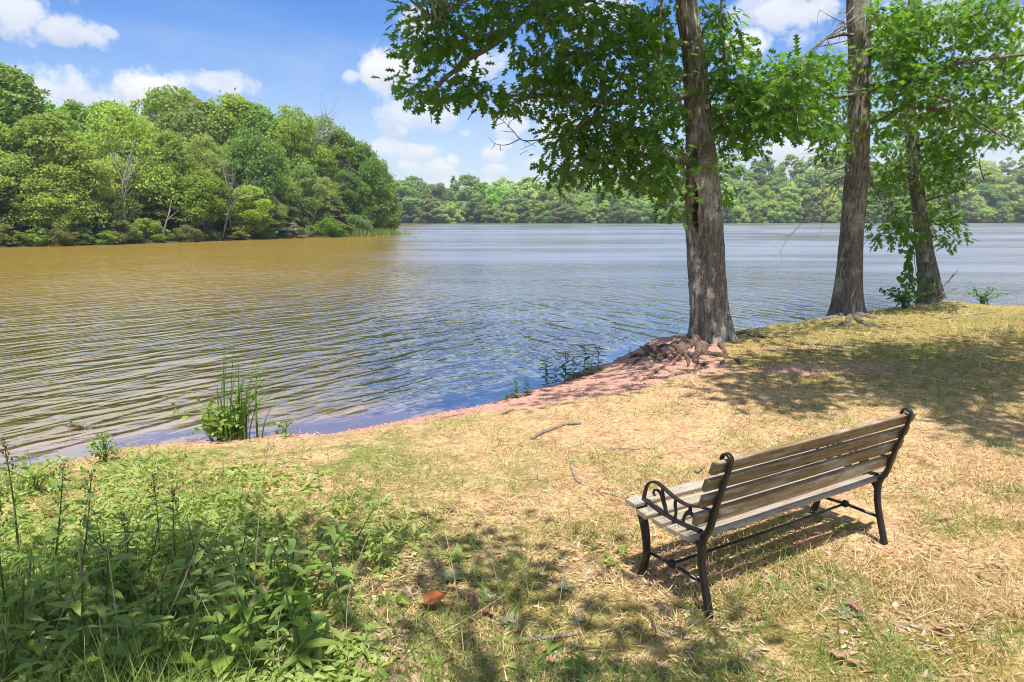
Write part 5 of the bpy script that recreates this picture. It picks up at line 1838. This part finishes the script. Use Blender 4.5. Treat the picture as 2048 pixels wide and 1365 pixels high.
# bushes at the shore
def bush(name, loc, w, h, n, leaf, mat, label, seed, stems=9, tmpl=OVATE):
    rng = np.random.default_rng(seed)
    o = empty(name, loc)
    tag(o, label, 'bush')
    mb = MB()
    P, A, N = [], [], []
    for i in range(stems):
        a = rng.random() * 6.28
        tip = np.array([cos(a) * w * rng.uniform(.2, 1), sin(a) * w * rng.uniform(.2, 1), h * rng.uniform(.6, 1.05)])
        sp = smooth_path([(0, 0, -.05), tip * np.array([.3, .3, .6]), tip], 8)
        tube(mb, sp, list(np.linspace(.007, .002, 8)), 5)
        for j in range(n // stems):
            t_ = rng.uniform(.25, 1.05)
            p = np.array(sp[min(7, int(t_ * 7))]) + rng.normal(0, .05, 3)
            P.append(p); A.append(rng.normal(0, 1, 3) * np.array([1, 1, .5])); N.append(np.array([0, 0, 1.0]) + rng.normal(0, .5, 3))
    mb.build('stem', M['stem'], o, True)
    lm = single_leaf(name + mat, tmpl, M[mat])
    for p, a, nn in zip(P, A, N):
        place_leaf(lm, o, p, a, nn, leaf * rng.uniform(.6, 1.3))
    return o


bush('shore_bush', on_ground(440, 872), .50, .46, 380, .085, 'weed_leaf', 'low leafy bush at the foot of the long-bladed reed clump by the water', 1, 16)
bush('shore_bush', on_ground(210, 925), .18, .30, 110, .055, 'weed_leaf', 'small rounded bush at the water edge on the left', 2)
bush('shore_bush', on_ground(570, 874), .10, .20, 40, .06, 'weed_leaf', 'tiny leafy plant at the water edge right of the reed clump', 3, 5)
bush('shore_bush', on_ground(70, 985), .35, .25, 120, .05, 'weed_leaf', 'leafy tuft at the water edge near the left border', 4)
bush('shore_bush', on_ground(1965, 608), .7, .42, 160, .10, 'shore_leaf', 'dark low bush on the bank right of the curved oak', 5)
bush('shore_bush', on_ground(1810, 618), .75, .55, 220, .12, 'shore_leaf', 'feathery green bush between the straight oak and the curved oak', 6, 18, LANCE)
# reed clump with separate blades
p = on_ground(478, 868)
rc = empty('reed_clump', p)
tag(rc, 'tall clump of long arching green blades at the water edge', 'reeds')
rng = np.random.default_rng(77)
for i in range(52):
    a = rng.normal(0.15, .9)
    L = rng.uniform(.45, 1.1)
    out_ = rng.uniform(.08, .75) ** 1.3
    d = np.array([cos(a), sin(a) * .6, 0])
    mb = MB()
    vs, fs = [], []
    b0 = np.array([rng.normal(0, .07), rng.normal(0, .06), -.02])
    m = 9
    for k in range(m):
        t_ = k / (m - 1)
        c = b0 + d * L * out_ * t_ ** 1.8 + np.array([0, 0, L * (t_ - .32 * out_ * t_ ** 3)])
        w = .011 * (1 - t_ ** 2.2) + .0008
        s = np.array([-d[1], d[0], 0])
        s /= np.linalg.norm(s)
        vs += [c - s * w + d * .002, c - d * .002, c + s * w + d * .002]
    for k in range(m - 1):
        for j in (0, 1):
            fs.append((3 * k + j, 3 * k + j + 1, 3 * k + 4 + j, 3 * k + 3 + j))
    mb.add(vs, fs)
    mb.build('blade', M['reed'], rc, True)

# thin dry stalks in the foreground
STALKS = [(505, 1290, 540, 860), (700, 1365, 760, 1010), (245, 1365, 215, 1100), (120, 1280, 150, 1050), (1010, 1230, 960, 1000), (820, 1300, 1010, 1190), (1055, 1200, 1015, 1030), (300, 1300, 420, 1010), (560, 1365, 600, 1150), (1680, 1300, 1690, 1090),
          (1290, 1170, 1370, 1330 - 120), (60, 1365, 140, 1190), (930, 1330, 890, 1060), (20, 1365, 10, 1230), (1100, 1260, 1130, 1120), (420, 1365, 395, 1180)]
for i, (x0, y0, x1, y1) in enumerate(STALKS):
    p = on_ground(x0, y0)
    t_ = at_y(x1, y1, p[1] + rng.uniform(-.1, .15))
    mb = MB()
    mid = (p + t_) / 2 + rng.normal(0, .03, 3)
    tube(mb, [q - p for q in smooth_path([p, mid, t_], 9)], list(np.linspace(.0032, .0012, 9)), 5)
    o = mb.build('dry_stalk', M['stem_dry'], None, True)
    o.location = p
    tag(o, 'thin straw-coloured grass stalk standing in the foreground', 'stalk', 'thin dry stalks in the foreground')

# ------------------------------------------------------------------ sticks, stones, dead leaves
STICKS = [
    ([(1142, 930), (1148, 950), (1155, 965), (1162, 970)], .014, 'short curved brown stick lying in front of the bench'),
    ([(1195, 985), (1225, 992), (1248, 1000)], .008, 'thin twig pointing to the bench seat'),
    ([(1045, 963), (1070, 962), (1098, 966)], .008, 'thin grey twig in the sunlit turf'),
    ([(1062, 880), (1080, 868), (1100, 862), (1125, 852), (1160, 850)], .022, 'pale crooked root-like branch lying in the straw'),
    ([(1210, 902), (1240, 900), (1280, 902)], .009, 'straight pale twig on the turf before the bench'),
    ([(1050, 1285), (1085, 1280), (1130, 1275), (1160, 1270)], .014, 'bleached white stick lying near the bottom'),
    ([(1145, 1228), (1165, 1222), (1180, 1205), (1186, 1195)], .013, 'short forked grey stick in the foreground shade'),
    ([(1310, 1255), (1335, 1268), (1355, 1265), (1380, 1275)], .009, 'crooked twig at the foot of the bench leg'),
    ([(1470, 1245), (1475, 1225), (1450, 1212)], .008, 'dark twig beside the near bench foot'),
    ([(1775, 1240), (1800, 1255), (1815, 1262)], .011, 'brown stick lying in the turf at the right'),
    ([(1840, 1340), (1860, 1355), (1875, 1365)], .014, 'grey stick cut by the bottom edge'),
    ([(1640, 1275), (1670, 1282)], .009, 'short pale stick in the turf below the bench'),
    ([(1600, 690), (1650, 693), (1700, 700), (1740, 705)], .02, 'long fallen branch lying behind the shade at the right'),
    ([(1390, 948), (1398, 940), (1405, 938)], .02, 'pale root knuckle showing behind the bench'),
    ([(830, 1040), (860, 1036)], .006, 'tiny straw-coloured twig in the middle of the turf'),
    ([(1770, 1245), (1850, 1262), (1900, 1275)], .006, 'thin straight twig at the right foreground'),
    ([(1180, 760), (1230, 752), (1290, 745)], .014, 'root-like stick on the red dirt'),
    ([(880, 838), (930, 828)], .009, 'thin stick at the waterline of the red dirt'),
    ([(1620, 868), (1680, 884), (1660, 872)], .008, 'forked twig lying in the turf behind the bench'),
    ([(1880, 640), (1940, 632), (1990, 626)], .02, 'pale fallen branch lying along the bank at the far right'),
]
for i, (path, r, lab) in enumerate(STICKS):
    pts = [on_ground(x, y) + np.array([0, 0, r * .7]) for x, y in path]
    b = pts[0]
    sp = smooth_path([p - b for p in pts], 10)
    sp = [p + np.random.default_rng(i).normal(0, r * .25, 3) for p in sp]
    mb = MB()
    tube(mb, sp, list(r * (np.linspace(1, .55, 10) + .1 * np.sin(np.arange(10) * 2.1 + i))), 7)
    o = mb.build('stick', M['stick'], None, True)
    o.location = b
    tag(o, lab, 'stick')
# fallen branch by oak 3
p = on_ground(1860, 606)
fb = empty('fallen_branch', p)
tag(fb, 'bare forked branch leaning over the bank beside the curved oak', 'branch')
for path in [[(1838, 592), (1872, 582), (1895, 565), (1910, 548), (1918, 536)], [(1850, 610), (1880, 592), (1910, 578), (1928, 572)], [(1860, 605), (1890, 596), (1920, 582)], [(1895, 565), (1905, 552), (1906, 546)]]:
    mb = MB()
    tube(mb, [q - p for q in smooth_path([at_y(x, y, p[1] - .3) for x, y in path], 10)], list(np.linspace(.018, .004, 10)), 5)
    mb.build('branch', M['dead_wood'], fb, True)
# log in the water
p = at_z(155, 853, WATER_Z)
mb = MB()
rg = np.random.default_rng(5)
tube(mb, [(-.16, 0, -.02), (-.06, .02, .015), (.05, 0, .02), (.15, -.03, -.01), (.2, -.03, -.03)], [.02, .035, .03, .028, .012], 8)
tube(mb, [(-.05, .02, .02), (-.08, .0, .06), (-.12, -.01, .075)], [.012, .01, .005], 6)
o = mb.build('floating_log', M['bark_dark'], None, True)
o.location = p
tag(o, 'small dark piece of driftwood breaking the lake surface at the left', 'driftwood')
p = at_z(1590, 632, WATER_Z + .1)

# stones / pale chips
STONES = [(1232, 846, .045), (1090, 985, .03), (1300, 1072, .03), (1180, 1145, .03), (1085, 1150, .03), (1000, 1240, .025), (1545, 890, .035), (1475, 905, .03), (1530, 1175, .028), (1310, 1065, .02), (1395, 748, .04), (1160, 1240, .03), (980, 820, .025), (1250, 1250, .02), (1480, 880, .03), (1455, 895, .025), (1560, 900, .025)]
for i, (x, y, r) in enumerate(STONES):
    rg = np.random.default_rng(200 + i)
    V, Q = [], []
    r *= 0.75
    for a in range(4):
        for k in range(7):
            th = pi * (a + .5) / 4
            ph = 2 * pi * k / 7
            q = r * rg.uniform(.75, 1.15)
            V.append((q * sin(th) * cos(ph) * 1.2, q * sin(th) * sin(ph), q * cos(th) * .5))
    for a in range(3):
        for k in range(7):
            Q.append((a * 7 + k, (a + 1) * 7 + k, (a + 1) * 7 + (k + 1) % 7, a * 7 + (k + 1) % 7))
    Q.append(tuple(range(7))); Q.append(tuple(range(27, 20, -1)))
    mb = MB(); mb.add(V, Q)
    o = mb.build('stone', M['stone'])
    o.location = on_ground(x, y) + np.array([0, 0, r * .15])
    o.rotation_euler = (0, 0, rg.uniform(0, 6))
    tag(o, 'small pale stone chip lying in the dry turf', 'stone', 'pale stone chips in the turf')


# dead leaves
def dead_leaf_mesh(seed, curl):
    v, f = OAK
    rg = np.random.default_rng(seed)
    vv = []
    for x, y, z in v:
        vv.append((x * (1 - .25 * curl), y, z + curl * (1.6 * x * x + .45 * (y - .5) ** 2) + rg.normal(0, .02 + .03 * curl)))
    me = mesh_np('dead_leaf', vv, f)
    me.materials.append(M['dead_leaf'])
    return me


DM = [dead_leaf_mesh(i, c) for i, c in enumerate([.2, .6, 1.0, .4])]
M['rust_leaf'] = leaf_mat('rust_leaf', (0.30, 0.085, 0.02), (0.36, 0.11, 0.03), .2, .55, tcol=(1.3, .8, .4))
rv, rf = lance_template(0.42, -0.25, 0.22)
rg = np.random.default_rng(15)
rl = mesh_np('dead_leaf', [(x + rg.normal(0, .04), y + rg.normal(0, .03), z + rg.normal(0, .05)) for x, y, z in rv], rf)
rl.materials.clear(); rl.materials.append(M['rust_leaf'])
o = link('dead_leaf', rl)
o.location = on_ground(838, 1222) + np.array([0, 0, .03]); o.scale = (.15, .15, .15); o.rotation_euler = (.1, .15, -1.35)
tag(o, 'curled rust-brown dead leaf lying in the foreground shade', 'leaf')
SPEC = [(635, 1245, .16, 'large pinkish tan dead leaf beside the thicket'), (1650, 1315, .17, 'flat pale tan dead leaf near the lower right'), (1525, 1178, .10, 'small tan dead leaf touching the pale rosette'), (730, 1145, .05, 'tiny orange dead leaf on a stalk tip')]
for i, (x, y, s, lab) in enumerate(SPEC):
    o = link('dead_leaf', DM[i % 2])
    o.location = on_ground(x, y) + np.array([0, 0, .02]); o.scale = (s, s, s); o.rotation_euler = (rng.normal(0, .2), rng.normal(0, .2), rng.uniform(0, 6.28))
    tag(o, lab, 'leaf')
rng = np.random.default_rng(99)
for i in range(90):
    x, y = (rng.uniform(0, 1100), rng.uniform(1090, 1365)) if i < 55 else (rng.uniform(700, 2048), rng.uniform(950, 1365))
    o = link('dead_leaf', DM[i % 4])
    o.location = on_ground(x, y) + np.array([0, 0, .015])
    s = rng.uniform(.04, .10)
    o.scale = (s, s, s)
    o.rotation_euler = (rng.normal(0, .3), rng.normal(0, .3), rng.uniform(0, 6.28))
    tag(o, 'small tan dead leaf scattered on the ground', 'leaf', 'dead leaves scattered on the ground')
